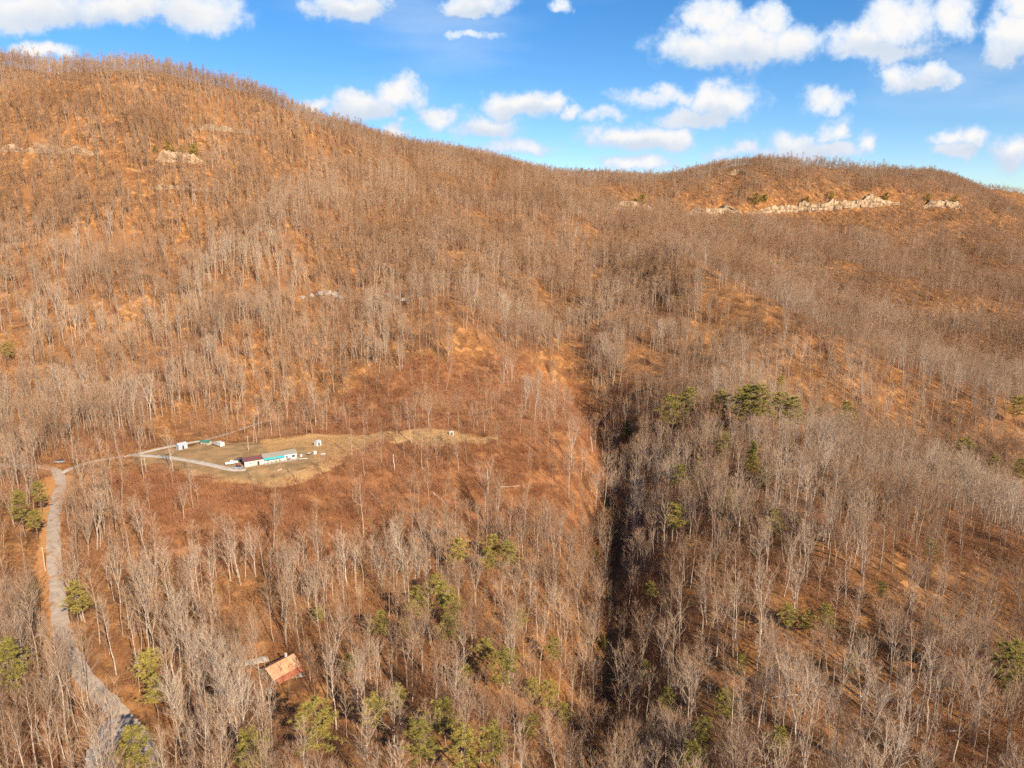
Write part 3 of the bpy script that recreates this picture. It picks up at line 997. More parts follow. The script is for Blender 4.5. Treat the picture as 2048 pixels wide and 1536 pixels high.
# evergreens ---------------------------------------------------------
def pine(seed, H, kind):
    rg = np.random.default_rng(seed)
    n_ = 9; t = np.linspace(0, 1, n_)
    P = np.column_stack([np.cumsum(rg.normal(0, .012 * H, (n_, 2)), axis=0), t * H * .97]); P[0] = (0, 0, -.5)
    rad = H * .0115 * ((1 - t) * .92 + .06)
    tv, tf = tube_arrays(P, rad, 6)
    trunk = [(tv, tf, 0)]
    A, D, L, Rr = [], [], [], []
    nbr = {'pine': 50, 'hemlock': 76, 'bush': 36}[kind]
    cb = {'pine': .42, 'hemlock': .08, 'bush': .05}[kind]
    for i in range(nbr):
        s = cb + (.99 - cb) * (i + rg.random()) / nbr
        rel = (s - cb) / (1 - cb)
        az = i * 2.4 + rg.normal(0, .5)
        if kind == 'hemlock':
            LL = H * .24 * (1 - rel) ** .8 + .35; el = rg.uniform(-.25, .1)
        elif kind == 'bush':
            LL = H * .42 * (1 - rel ** 2) ** .5 + .3; el = rg.uniform(.0, .6)
        else:
            LL = H * .20 * (math.sin(math.pi * (.22 + .74 * rel))) * rg.uniform(.35, 1.45) + .4; el = rg.uniform(-.15, .55)
        j = s * (n_ - 1); j0 = min(int(j), n_ - 2); p0 = P[j0] * (1 - j + j0) + P[j0 + 1] * (j - j0)
        d = np.array([math.cos(az) * math.cos(el), math.sin(az) * math.cos(el), math.sin(el)])
        B = np.array([p0, p0 + d * LL * .55 + [0, 0, .04 * LL], p0 + d * LL + [0, 0, .10 * LL]])
        v, f = tube_arrays(B, np.array([.05, .035, .015]) * (H / 14), 3); trunk.append((v, f, 0))
        ncl = {'pine': 4, 'hemlock': 5, 'bush': 5}[kind]
        for c in range(ncl):
            u = (c + .7 + .5 * rg.random()) / ncl if kind != 'pine' else .45 + .6 * (c + rg.random()) / ncl
            q = p0 + d * LL * min(u, 1.05) + rg.normal(0, .13 * LL, 3) * [1, 1, .4]
            nn = int(rg.integers(14, 30)); cs = rg.uniform(.7, 1.25)
            dirs = rg.normal(size=(nn, 3)); dirs[:, 2] = dirs[:, 2] * .4 + .3; dirs += d * .45
            dirs /= np.linalg.norm(dirs, axis=1, keepdims=True)
            A.append(q + dirs * .06 * rg.random((nn, 1))); D.append(dirs)
            L.append(cs * rg.uniform(.35, .95, nn) * (H / 14) ** .5); Rr.append(np.full(nn, .055))
    A = np.vstack(A); D = np.vstack(D); L = np.concatenate(L); Rr = np.concatenate(Rr)
    v, f = cone_twigs(A, D, L, Rr, rg)
    tr = join_arr(trunk)
    return mesh_from(kind + '_trunk', tr[0], tr[1], [M['pine_bark']], smooth=True), mesh_from(kind + '_crown', v, f, [M['needles']]), H
EV = {'pine': [pine(700 + i, [15, 17, 14, 16][i], 'pine') for i in range(4)], 'hemlock': [pine(720 + i, [11, 13, 9][i], 'hemlock') for i in range(3)],
      'bush': [pine(740 + i, [4.5, 5.5, 6.5][i], 'bush') for i in range(3)]}
ORD = ['leftmost', 'second from left', 'third from left', 'fourth from left', 'fifth from left', 'sixth from left', 'seventh from left', 'eighth from left', 'ninth from left', 'tenth from left', 'eleventh from left', 'twelfth from left']
EVPOS = []
def evergreens(where, group, kind, pts, hk=1.0):
    nm = {'pine': 'pine_tree', 'hemlock': 'hemlock_tree', 'bush': 'evergreen_bush'}[kind]
    word = {'pine': 'green pine', 'hemlock': 'dense conical evergreen', 'bush': 'low round evergreen'}[kind]
    cat = 'bush' if kind == 'bush' else 'tree'
    pts = sorted(pts)
    for i, pt in enumerate(pts):
        px, py = pt[0], pt[1]
        s_ = (pt[2] if len(pt) > 2 else 1.0) * hk * (1.15 if kind == 'pine' else 1.0)
        tm, cmh, H = EV[kind][(i + len(pts)) % len(EV[kind])]
        H = H * s_
        q = hit(px, py)
        if kind != 'bush' and q[1] > 280:
            s_ *= 1 + .35 * float(sstep(280, 450, q[1])); H = EV[kind][(i + len(pts)) % len(EV[kind])][2] * s_
        for _ in range(3):                         # the pixel marks the middle of the crown; find the foot
            _, _, dd = project(q)
            f_ = .66 if kind == 'pine' else .45
            dep = math.atan2(CAM_Z - q[2], math.hypot(q[0], q[1]))
            q = hit(px, min(py + f_ * H * math.cos(dep) * F / dd, 1700))
        t_ = empty(nm, (q[0], q[1], q[2] - .15), rgt.uniform(0, 6.28)); t_.scale = (s_ * rgt.uniform(.95, 1.1),) * 2 + (s_,)
        EVPOS.append((q[0], q[1], H))
        lab = word + ' ' + where + (', ' + ORD[i] if len(pts) > 1 else '')
        tag(t_, lab, cat, group)
        for pn, me in (('trunk', tm), ('crown', cmh)):
            o = bpy.data.objects.new(pn, me); C.objects.link(o); o.parent = t_
evergreens('in the wood left of the upper paved road', 'pines left of the road', 'pine', [(52, 1012, .95), (84, 985, .8), (74, 1040, .75), (20, 700, .7)])
evergreens('overhanging the paved road at its right edge', None, 'pine', [(160, 1196, .85)])
evergreens('with a broad crown at the left edge above the road bend', None, 'pine', [(32, 1340, 1.05)])
evergreens('beside the orange verge left of the road', None, 'bush', [(68, 1186, .9)])
evergreens('in the thicket right of the road bend', 'pines right of the road bend', 'pine', [(302, 1335, .85), (318, 1384, .7)])
evergreens('at the bottom edge where the gravel turnoff leaves the road', None, 'pine', [(284, 1510, .95)])
evergreens('below the rusty roofed cabin', 'pines below the cabin', 'pine', [(640, 1462, 1.15), (508, 1512, .9), (752, 1432, .75)])
evergreens('in the clump under the brush clearing', 'pines under the clearing', 'pine', [(918, 1105, .95), (976, 1118, .8), (988, 1092, .9), (1016, 1110, .9)])
evergreens('in the long clump at centre', 'pines of the central clump', 'pine', [(762, 1252, .8), (815, 1258, .7), (836, 1208, .95), (872, 1175, .9), (884, 1196, .9), (906, 1218, .9), (896, 1262, .85)])
evergreens('among bare trees at bottom centre', 'pines at bottom centre', 'pine', [(890, 1442, .95), (836, 1500, .9), (928, 1512, 1.0), (986, 1506, .9), (1006, 1345, 1.15), (1064, 1382, .6), (1098, 1394, .8), (1106, 1300, .7), (970, 1308, .8)])
evergreens('at the dark mouth of the ravine', 'evergreens in the ravine mouth', 'hemlock', [(1206, 1284, .6), (1188, 1110, .6), (1262, 905, .8), (1254, 860, .8)])
evergreens('on the spur right of the dark ravine', 'pines on the spur', 'pine', [(1350, 1036, 1.1), (1358, 955, .9), (1398, 938, .85), (1456, 1000, .9), (1544, 1046, .9), (1448, 888, .8)])
evergreens('on the old track crossing the spur', 'evergreens on the spur track', 'hemlock', [(1502, 920, .9), (1526, 950, .9), (1440, 905, .8)], 1.4)
evergreens('in the bright green row across the spur top', 'evergreen row on the spur top', 'pine', [(1338, 822, 1.0), (1376, 806, 1.0), (1362, 814, .9), (1440, 808, .9), (1478, 812, 1.0), (1492, 804, 1.2), (1516, 806, 1.1), (1560, 816, 1.0), (1578, 826, .9)], 1.12)
evergreens('trailing right from the green row', 'pines right of the green row', 'pine', [(1640, 830, .8), (1684, 828, .95), (1706, 842, .8), (1732, 876, .7)])
evergreens('in the valley behind the near ridge at right', 'pines of the right valley', 'pine', [(1922, 902, 1.1), (1984, 938, .9), (2030, 940, .9), (2030, 815, 1.1), (1900, 935, .8), (1560, 768, .8)])
evergreens('on the lower right slope', 'pines of the lower right slope', 'pine', [(1572, 1232, .65), (1612, 1242, .6), (1642, 1238, .7), (1552, 1490, .85), (1440, 1412, .7), (1404, 1466, .7), (1380, 1530, .9)])
evergreens('scattered small among bare trees right of the ravine', 'small pines right of the ravine', 'pine', [(1300, 1180, .6), (1480, 1330, .55), (1700, 1330, .55), (1760, 1180, .5), (1860, 1100, .6), (1330, 1400, .6), (1290, 1340, .5)])
evergreens('scattered small among bare trees left of the ravine', 'small pines left of the ravine', 'pine', [(700, 1330, .55), (640, 1230, .5), (1040, 1240, .6), (930, 1350, .6), (1060, 1460, .7), (1130, 1430, .55), (800, 1400, .6)])
evergreens('leaning at the right edge of the lower slope', None, 'pine', [(2004, 1340, 1.15)])
evergreens('on top of the upper left rock ledge', 'evergreens on the upper left ledge', 'bush', [(312, 300, 1.0), (338, 297, 1.3), (364, 299, 1.3), (388, 301, 1.5)], 1.4)
evergreens('along the top of the long far cliff', 'evergreens on the far cliff', 'bush', [(1284, 401, 2.6), (1270, 404, 2.0), (1512, 400, 2.6), (1530, 397, 2.4), (1614, 402, 2.2), (1662, 392, 2.0), (1772, 394, 2.4), (1856, 396, 2.0), (1908, 402, 2.0)], 1.35)


cabin_pos = hit(560, 1352)
OUTCROPS = [  # foot line in the photograph, height in metres, what it looks like
    ([(310, 322), (360, 323), (408, 326)], 13, 'tan banded rock ledge topped by evergreens on the upper left slope'),
    ([(-20, 300), (60, 302), (130, 305), (200, 308)], 6, 'long pale rock band at the left edge of the upper slope'),
    ([(385, 258), (430, 258), (470, 262), (512, 270)], 6, 'pale layered rock band high on the left slope below the skyline'),
    ([(722, 372), (760, 372), (792, 376)], 6, 'faint pale rock patch on the upper middle slope'),
    ([(295, 376), (350, 377), (428, 382)], 4, 'low thin rock step below the banded upper left ledge'),
    ([(1238, 422), (1275, 419), (1312, 421)], 14, 'small pale cliff standing apart at the left of the long far cliff'),
    ([(1368, 430), (1420, 430), (1482, 426)], 17, 'left section of the long tan far cliff'),
    ([(1490, 428), (1560, 425), (1640, 421), (1720, 415), (1800, 408)], 20, 'main bright tan section of the long far cliff'),
    ([(1846, 416), (1880, 414), (1928, 418)], 18, 'right end section of the long tan far cliff'),
    ([(1455, 350), (1480, 348), (1500, 352)], 9, 'pale rock knob just under the far summit'),
]
def open_fraction(x, y, z):
    """how much of the full tree cover stands here (0..1)"""
    px, py, _ = project(np.stack([x, y, z], -1))
    nearm = y < 900
    f = np.ones(x.shape)
    f = np.where(field_mask(x, y, px, py) & nearm, np.clip(.20 + fbm(x, y, 34, 3) * .6, .05, .5), f)
    f = np.where((in_poly(px, py, YARD) | in_poly(px, py, TAN)) & nearm, 0.0, f)
    f = np.where(in_poly(px, py, GLADE) & nearm, 0.05, f)
    back = [(300, 880), (560, 870), (700, 850), (640, 800), (500, 820), (330, 850), (230, 890)]
    f = np.where(in_poly(px, py, back) & nearm, .35, f)
    f = np.where(road_clear(x, y) < 2.2, 0, f)
    f = np.where(np.hypot(x - cabin_pos[0], y - cabin_pos[1]) < 9.5, 0, f)
    f = np.where(in_poly(px, py, [(420, 940), (640, 940), (640, 1075), (420, 1075)]) & nearm, f * .2, f)
    f = np.where(in_poly(px, py, [(95, 932), (190, 918), (280, 912), (270, 960), (215, 1005), (120, 1015)]) & nearm, f * .3, f)
    glade2 = [(440, 1180), (560, 1180), (560, 1310), (470, 1310), (440, 1260)]
    f = np.where(in_poly(px, py, glade2) & nearm, f * .25, f)
    for (q, hh, lb) in OUTCROPS:
        xs_ = [p[0] for p in q]; ys_ = [p[1] for p in q]
        bx = (px > min(xs_) - 4) & (px < max(xs_) + 4)
        yt = np.interp(px, xs_, ys_)
        f = np.where(bx & (py > yt - 24) & (py < yt + 22) & (y > 450), f * (.35 if hh > 12 else .85), f)
    for (ex, ey, eh) in EVPOS:                     # fewer bare trees on the camera side, so evergreens stay in view
        m = (np.abs(x - ex) < 14) & (np.abs(y - ey) < 24)
        k = (10.0 if ey < 420 else 18.0) / math.hypot(ex, ey)
        d_ = seg_dist(x[m], y[m], [(ex, ey, 0), (ex * (1 - k), ey * (1 - k), 0)])[0]
        f[m] = np.where(d_ < (3.8 if ey < 420 else 4.5), f[m] * .08, f[m])
    d_ = seg_dist(x, y, [(cabin_pos[0], cabin_pos[1], 0), (cabin_pos[0] * .86, cabin_pos[1] * .86, 0)])[0]
    f = np.where(d_ < 8, f * .07, f)
    f = np.where((((px > 598) & (px < 692)) | ((px > 734) & (px < 816))) & (py > 586) & (py < 618), f * .45, f)
    rv, _, _ = seg_dist(x, y, rav)
    f = np.where((rv < 2.5) & (y < 420), f * .4, f)
    return f

TX, TY = [], []
for (y0, y1, s) in ((95, 190, 4.4), (190, 420, 4.4), (420, 800, 4.8), (800, 1800, 6.0)):
    a, b2 = jitter_grid(y0, y1, s, rgt)
    TX.append(a); TY.append(b2)
a, b2 = jitter_grid(750, 1830, 5.6, rgt)                # the crest itself is densely wooded
k_ = np.abs(b2 - np.interp(a / b2, SKYX, SKYY) - 15) < 55
TX.append(a[k_]); TY.append(b2[k_])
a, b2 = jitter_grid(1620 * S, 2460 * S, 8.5, rgt)
k_ = (a / b2 > .575) & (a / b2 < .8)
TX.append(a[k_]); TY.append(b2[k_])
TX = np.concatenate(TX); TY = np.concatenate(TY)
# skip ground far behind the skyline
TZ = height(TX, TY)
fr = open_fraction(TX, TY, TZ)
# patchy cover
patch = np.where(TY < 450, np.clip(.86 + fbm(TX, TY, 24, 4) * 1.5, .28, 1), np.clip(.74 + fbm(TX, TY, 26, 4) * 1.7, .15, 1))
keep = rgt.random(len(TX)) < fr * patch
keep |= (fr > .9) & (np.abs(TY - np.interp(TX / TY, SKYX, SKYY) - 10) < 75)
sky_y = np.interp(TX / TY, SKYX, SKYY)
beyond = (TY > 1560 * S) & (TX / TY > .575)
keep &= (TY < sky_y + 90) | beyond
TX, TY, TZ = TX[keep], TY[keep], TZ[keep]
tpx, tpy, tdist = project(np.stack([TX, TY, TZ], -1))
tpx2, tpy2, _ = project(np.stack([TX, TY, TZ + 20], -1))
inside = (tpx > -15) & (tpx < 2063) & (tpy2 < 1500) & (tpy > 0)
ISLENDER = rgt.random(len(TX)) < np.where(fr[keep] < .51, .78, .3)

order = np.argsort(np.where(inside, tdist, 1e9))
solo = order[:300]
is_solo = np.zeros(len(TX), bool); is_solo[solo] = True

def tree_area(px, py):
    if px < 110 or (px < 190 and py > 1380): return 'wood left of road'
    if px < 430: return 'thicket right of road'
    if px < 720: return 'wood around rusty cabin'
    if px < 1130: return 'pine wood at bottom centre'
    if px < 1330: return 'wood beside dark ravine'
    if px < 1680: return 'spur right of ravine'
    return 'leafy slope bottom right'
KWORD = {'tall': 'tall narrow bare tree', 'spreading': 'wide forked bare tree', 'slender': 'slender young bare tree'}
RANK = ['first', 'second', 'third', 'fourth', 'fifth', 'sixth', 'seventh', 'eighth', 'ninth', 'tenth', 'eleventh', 'twelfth', 'thirteenth', 'fourteenth', 'fifteenth', 'sixteenth', 'seventeenth', 'eighteenth', 'nineteenth', 'twentieth']
kinds_by = {'tall': [i for i, q in enumerate(NEAR) if q[3] == 'tall'], 'spreading': [i for i, q in enumerate(NEAR) if q[3] == 'spreading'], 'slender': [i for i, q in enumerate(NEAR) if q[3] == 'slender']}
def plant_bare(x, y, z, kind, sc_, rz, label, group, tilt=(0, 0)):
    tm, cmh, H, _ = NEAR[random.choice(kinds_by[kind])]
    t_ = bpy.data.objects.new('bare_tree', None); C.objects.link(t_)
    t_.location = (x, y, z); t_.rotation_euler = (tilt[0], tilt[1], rz); t_.scale = (sc_,) * 3
    tag(t_, label, 'tree', group)
    for nm, me in (('trunk', tm), ('crown', cmh)):
        o = bpy.data.objects.new(nm, me); C.objects.link(o); o.parent = t_
    return t_
solo_rows = {}
for i in solo:
    kind = 'slender' if ISLENDER[i] else ('spreading' if rgt.random() < .3 else 'tall')
    area = tree_area(tpx[i], tpy[i])
    row = 'front row' if tpy[i] > 1540 else 'second row' if tpy[i] > 1470 else 'third row' if tpy[i] > 1410 else 'back row'
    solo_rows.setdefault((kind, row, area), []).append(i)
for (kind, row, area), ids in solo_rows.items():
    ids = sorted(ids, key=lambda i: tpx[i])
    for q, i in enumerate(ids):
        lb = '%s, %s of %s' % (KWORD[kind], row, area)
        if len(ids) > 1:
            lb += ', %s from left' % (RANK[q] if q < 20 else 'last' if q == len(ids) - 1 else '%dth' % (q + 1))
        plant_bare(TX[i], TY[i], TZ[i] - .1, kind, rgt.uniform(.5, 1.05), rgt.uniform(0, 6.28), lb, 'bare trees, ' + area, (rgt.normal(0, .03), rgt.normal(0, .03)))

rest = ~is_solo
def forest(mask, coll, ids_big, ids_small, name, label, s0, s1):
    k = np.where(mask)[0]
    P = np.stack([TX[k], TY[k], TZ[k] - .1], -1)
    rot = np.column_stack([rgt.normal(0, .055, len(k)), rgt.normal(0, .055, len(k)), rgt.uniform(0, 6.28, len(k))])
    sz = rgt.uniform(s0, s1, len(k)); sz = np.where(TY[k] > sky_y[keep][k] - 60, sz * .74, sz); hz = rgt.uniform(.9, 1.1, len(k))
    pid = np.where(ISLENDER[k], rgt.choice(ids_small, len(k)), rgt.choice(ids_big, len(k)))
    return scatter(name, P, rot, np.column_stack([sz, sz, sz * hz]), pid, coll, label)
mid_c = hidden_collection('mid_trees', MIDM)
far_c = hidden_collection('far_trees', FARM)
forest(rest & (TY < 640), mid_c, [0, 1, 2, 3, 4, 5, 6], [7, 8], 'hillside_forest', 'bare winter forest covering the middle slopes above and around the homestead', .45, 1.02)
forest(rest & (TY >= 640), far_c, [0, 1, 2, 3, 4, 5], [6], 'ridge_forest', 'distant bare brown forest on the high ridge and far slopes', .6, 1.12)
print('trees', len(TX), 'mid', int((rest & (TY < 640)).sum()))

# undergrowth, brush and dry grass
def scatter_low(name, meshes, y0, y1, s, frac, label, s0=.7, s1=1.3):
    x, y = jitter_grid(y0, y1, s, rgt, .78, 10)
    z = height(x, y)
    px, py, _ = project(np.stack([x, y, z], -1))
    f = frac(x, y, px, py)
    f = np.where(road_clear(x, y) < .5, 0, f)
    k = rgt.random(len(x)) < f
    x, y, z = x[k], y[k], z[k]
    rot = np.column_stack([rgt.normal(0, .06, (len(x), 2)), rgt.uniform(0, 6.28, len(x))])
    sz = rgt.uniform(s0, s1, len(x))
    scatter(name, np.stack([x, y, z], -1), rot, np.column_stack([sz] * 3), rgt.integers(0, len(meshes), len(x)), hidden_collection(name + '_plants', meshes), label)
    print(name, len(x))
def f_brush(x, y, px, py):
    f = field_mask(x, y, px, py).astype(float)
    f = np.where(in_poly(px, py, YARD), 0, f)
    f = np.where(in_poly(px, py, TAN), f * .25, f)
    return f * np.clip(.75 + fbm(x, y, 14, 3) * 1.2, .15, 1)
scatter_low('brush', BRUSH, 190, 560, 1.6, f_brush, 'dense knee to head high red brown brush covering the clearing')
scatter_low('clearing_saplings', UNDER, 190, 560, 4.2, lambda x, y, px, py: f_brush(x, y, px, py) * np.clip(.5 + fbm(x, y, 18, 3) * 2, .05, 1), 'taller leafless saplings standing in the brush clearing')
def f_under(x, y, px, py):
    f = .75 * (1 - field_mask(x, y, px, py)) * (1 - in_poly(px, py, GLADE)) * (1 - in_poly(px, py, YARD)) * (1 - in_poly(px, py, TAN))
    f = np.where(np.hypot(x - cabin_pos[0], y - cabin_pos[1]) < 8.5, 0, f)
    return f * np.clip(.62 + fbm(x, y, 22, 3) * 1.5, .12, 1)
scatter_low('undergrowth', UNDER, 95, 620, 2.6, f_under, 'thin leafless undergrowth and saplings below the forest trees')
scatter_low('ridge_undergrowth', FARUNDER, 620, 1650, 6.0, lambda x, y, px, py: np.clip(.7 + fbm(x, y, 60, 3) * 1.2, 0, 1), 'leafless undergrowth below the distant ridge forest')
scatter_low('forest_brush', BRUSH, 110, 440, 2.3, lambda x, y, px, py: f_under(x, y, px, py) * .9, 'low leafless brush scattered over the forest floor')
def f_grass(x, y, px, py):
    return np.where(in_poly(px, py, TAN), .8, 0.0)
scatter_low('dry_grass', GRASS, 260, 420, .8, f_grass, 'tall tan dry grass on the banks around the homestead')

#@@TREES_END

# ------------------------------------------------------------------ rock outcrops
def rock_mat(name, c1, c2, c3):
    m, n, l, b = nmat(name, .92)
    g_ = n.new('ShaderNodeNewGeometry')
    def nz(sx, sz, det):
        mp = n.new('ShaderNodeMapping'); mp.inputs['Scale'].default_value = (sx, sx, sz)
        l.new(g_.outputs['Position'], mp.inputs[0])
        q = n.new('ShaderNodeTexNoise'); q.inputs['Scale'].default_value = 1; q.inputs['Detail'].default_value = det
        l.new(mp.outputs[0], q.inputs['Vector']); return q.outputs['Fac']
    def mr(src, a, b_):
        q = n.new('ShaderNodeMapRange'); q.inputs[1].default_value = a; q.inputs[2].default_value = b_
        l.new(src, q.inputs[0]); return q.outputs[0]
    def mx(f, a, b_):
        q = n.new('ShaderNodeMix'); q.data_type = 'RGBA'; l.new(f, q.inputs[0])
        for k, c in ((6, a), (7, b_)):
            if isinstance(c, tuple): q.inputs[k].default_value = (*c, 1)
            else: l.new(c, q.inputs[k])
        return q.outputs[2]
    c_ = mx(mr(nz(.05, .9, 4), .38, .62), c1, c2)
    c_ = mx(mr(nz(.16, .10, 4), .5, .68), c_, c3)
    l.new(c_, b.inputs['Base Color'])
    return m
M['cliff'] = rock_mat('cliff_rock', (.40, .27, .155), (.52, .385, .25), (.25, .15, .08))
M['grey_rock'] = rock_mat('grey_rock', (.34, .28, .22), (.45, .395, .33), (.25, .17, .11))
M['dull_rock'] = rock_mat('dull_rock', (.33, .22, .13), (.42, .30, .19), (.24, .145, .08))
def outcrop(line, hgt, label, mat, seed):
    rg = np.random.default_rng(seed)
    line = np.array(line, float)
    n_ = max(14, int((line[-1, 0] - line[0, 0]) / 2.2))
    pxs = np.linspace(line[0, 0], line[-1, 0], n_)
    pys = np.interp(pxs, line[:, 0], line[:, 1])
    B = np.array([hit(a, b_) for a, b_ in zip(pxs, pys)])
    kz = np.ones(7) / 7
    yb = np.convolve(np.pad(B[:, 1], 3, 'edge'), kz, 'valid'); zb = np.convolve(np.pad(B[:, 2], 3, 'edge'), kz, 'valid')
    cx, cy = B[:, 0].mean(), yb.mean()
    e = 6.0
    gx = (height(np.array([cx + e]), np.array([cy])) - height(np.array([cx - e]), np.array([cy])))[0]
    gy = (height(np.array([cx]), np.array([cy + e])) - height(np.array([cx]), np.array([cy - e])))[0]
    dn = -np.array([gx, gy]); dn /= np.linalg.norm(dn) + 1e-9
    dn = dn * .5 + np.array([-cx, -cy]) / math.hypot(cx, cy) * .5
    dn /= np.linalg.norm(dn)
    nl = max(4, int(hgt / 2.6))
    endt = np.clip(np.minimum(np.arange(n_), np.arange(n_)[::-1]) / (n_ * .16), .25, 1)
    prof = hgt * endt * (.72 + .5 * rg.random(n_)) 
    prof = prof * np.clip(.75 + 1.1 * fbm(pxs, np.full(n_, 3.0 * seed), 26.0, 3), .72 if hgt > 12 else .12, 1.25)
    if 'grey' in label:
        prof = prof * np.repeat(np.where(rg.random(n_ // 3 + 2) > .45, 1.0, .05), 3)[:n_]
    prof = np.convolve(np.pad(prof, 1, 'edge'), [.25, .5, .25], 'valid')
    V, Fs = [], []
    off = 1.5
    cuts = np.sort(rg.random(nl - 1)); edges = np.concatenate([[0], .12 + .8 * cuts, [1]])
    rows = []
    for k in range(nl):
        blk = np.repeat(rg.normal(0, hgt * .05, n_ // 4 + 2), 4)[:n_] + rg.normal(0, hgt * .015, n_)
        o_ = off - k * hgt * .045 + blk + (hgt * .06 if k % 2 else 0)
        for zz in (edges[k], edges[k + 1]):
            z_ = zb - 2.0 + (prof + 2.0) * zz
            rows.append(np.stack([B[:, 0] + dn[0] * o_, yb + dn[1] * o_, z_], -1))
    rows.append(rows[-1] + np.stack([np.full(n_, -dn[0] * hgt * 1.6), np.full(n_, -dn[1] * hgt * 1.6), np.full(n_, hgt * .15)], -1))
    V = np.vstack(rows)
    for r_ in range(len(rows) - 1):
        for i in range(n_ - 1):
            a = r_ * n_ + i
            Fs.append((a, a + 1, a + n_ + 1, a + n_))
    for side in (0, n_ - 1):                       # close the ends into the hill
        ring = [r_ * n_ + side for r_ in range(len(rows))]
        b0 = len(V); V = np.vstack([V, V[ring[0]] - np.array([dn[0] * hgt * 1.6, dn[1] * hgt * 1.6, 0])])
        Fs.append(tuple(ring + [b0]) if side else tuple([b0] + ring[::-1]))
    o = bpy.data.objects.new('rock_cliff', mesh_from('rock_cliff', V, Fs, [mat])); C.objects.link(o)
    tag(o, label, 'cliff')
for i, (ln, hh, lb) in enumerate(OUTCROPS):
    outcrop(ln, hh, lb, M['grey_rock'] if 'grey' in lb else M['cliff'] if hh > 12 else M['dull_rock'], 900 + i)

def boulder(px, py, r, label, seed):
    import bmesh
    bm = bmesh.new()
    bmesh.ops.create_icosphere(bm, subdivisions=3, radius=1.0)
    rg = np.random.default_rng(seed)
    pl = rg.normal(size=(9, 3)); pl /= np.linalg.norm(pl, axis=1, keepdims=True); of = rg.uniform(.55, .85, 9)
    for v in bm.verts:
        c = np.array(v.co)
        for p_, o_ in zip(pl, of):                     # flat broken faces
            e = c @ p_ - o_
            if e > 0: c = c - p_ * e
        v.co = c * (1 + .04 * rg.normal())
    me = bpy.data.meshes.new('boulder'); bm.to_mesh(me); bm.free()
    me.materials.append(M['grey_rock'])
    p = hit(px, py)
    o = bpy.data.objects.new('boulder', me); C.objects.link(o)
    o.location = (p[0], p[1], p[2] + r * .3); o.scale = (r * 1.25, r, r * .85); o.rotation_euler = (rg.normal(0, .2), rg.normal(0, .2), rg.uniform(0, 6))
    tag(o, label, 'boulder', 'grey boulders on the middle slope')
for k, (px, py, r) in enumerate([(606, 598, 2.6), (622, 594, 2.4), (638, 592, 3.6), (652, 590, 4.4), (668, 592, 3.8), (682, 597, 3.0), (742, 600, 2.6), (758, 596, 3.0), (776, 594, 3.4), (792, 597, 2.8), (808, 601, 2.4)]):
    boulder(px, py, r, 'grey boulder in the %s cluster on the middle slope, %s from left' % (('larger left', RANK[k]) if k < 6 else ('smaller right', RANK[k - 6])), 40 + k)

# ------------------------------------------------------------------ buildings and vehicles
M['white'] = mottled('white_siding', (.56, .53, .48), (.66, .63, .58), 1.5, .6)
M['cream'] = mottled('cream_siding', (.52, .48, .40), (.60, .56, .48), 1.2, .6)
M['maroon'] = mottled('maroon_metal', (.15, .06, .05), (.20, .085, .07), 1.2, .5, spec=.4)
M['shingle'] = mottled('grey_shingle', (.27, .235, .18), (.35, .31, .24), 2.5, .9)
M['teal'] = mottled('teal_canvas', (.03, .42, .44), (.06, .52, .54), 2, .7)
M['glass'] = mottled('window_glass', (.05, .06, .07), (.09, .10, .11), 2, .12, spec=.6)
M['trim'] = mottled('trim', (.60, .56, .50), (.70, .67, .62), 3, .6)
M['dark'] = mottled('dark_interior', (.035, .03, .028), (.06, .05, .045), 2, .9)
M['deck'] = mottled('deck_wood', (.36, .29, .22), (.48, .40, .32), 2.2, .9)
M['rust'] = mottled('rusty_metal', (.46, .20, .09), (.62, .36, .20), .9, .7, stretch=(1, .25, 1))
M['rust2'] = mottled('red_rusty_metal', (.36, .10, .05), (.48, .18, .09), 1.1, .7)
M['log_wall'] = mottled('cabin_boards', (.20, .12, .07), (.28, .18, .11), 2, .9)
M['tarp'] = mottled('pale_blue_metal', (.34, .36, .39), (.46, .47, .48), 2, .6)
M['green'] = mottled('green_metal', (.05, .16, .11), (.08, .22, .15), 2, .5)
M['concrete'] = mottled('concrete', (.42, .38, .33), (.52, .48, .42), 2, .9)
M['tyre'] = mottled('tyre_rubber', (.02, .02, .02), (.035, .033, .03), 6, .9)
M['rim'] = mottled('rim_metal', (.38, .38, .38), (.5, .5, .5), 4, .4, metallic=.5)
M['carwhite'] = mottled('white_paint', (.66, .65, .63), (.72, .71, .69), 1, .3, spec=.5)
M['carsilver'] = mottled('silver_paint', (.38, .40, .43), (.46, .48, .50), 1, .3, metallic=.3, spec=.5)
M['cardark'] = mottled('dark_paint', (.03, .035, .045), (.05, .055, .07), 1, .3, spec=.5)
M['carred'] = mottled('red_paint', (.42, .03, .025), (.5, .05, .04), 1, .3, spec=.5)
M['lamp'] = mottled('lamp_lens', (.55, .55, .52), (.7, .7, .66), 4, .2)
M['tail'] = mottled('tail_lens', (.35, .02, .02), (.45, .04, .03), 4, .25)

def part(mb, name, mat, parent):
    return mb.build(name, mat, parent)

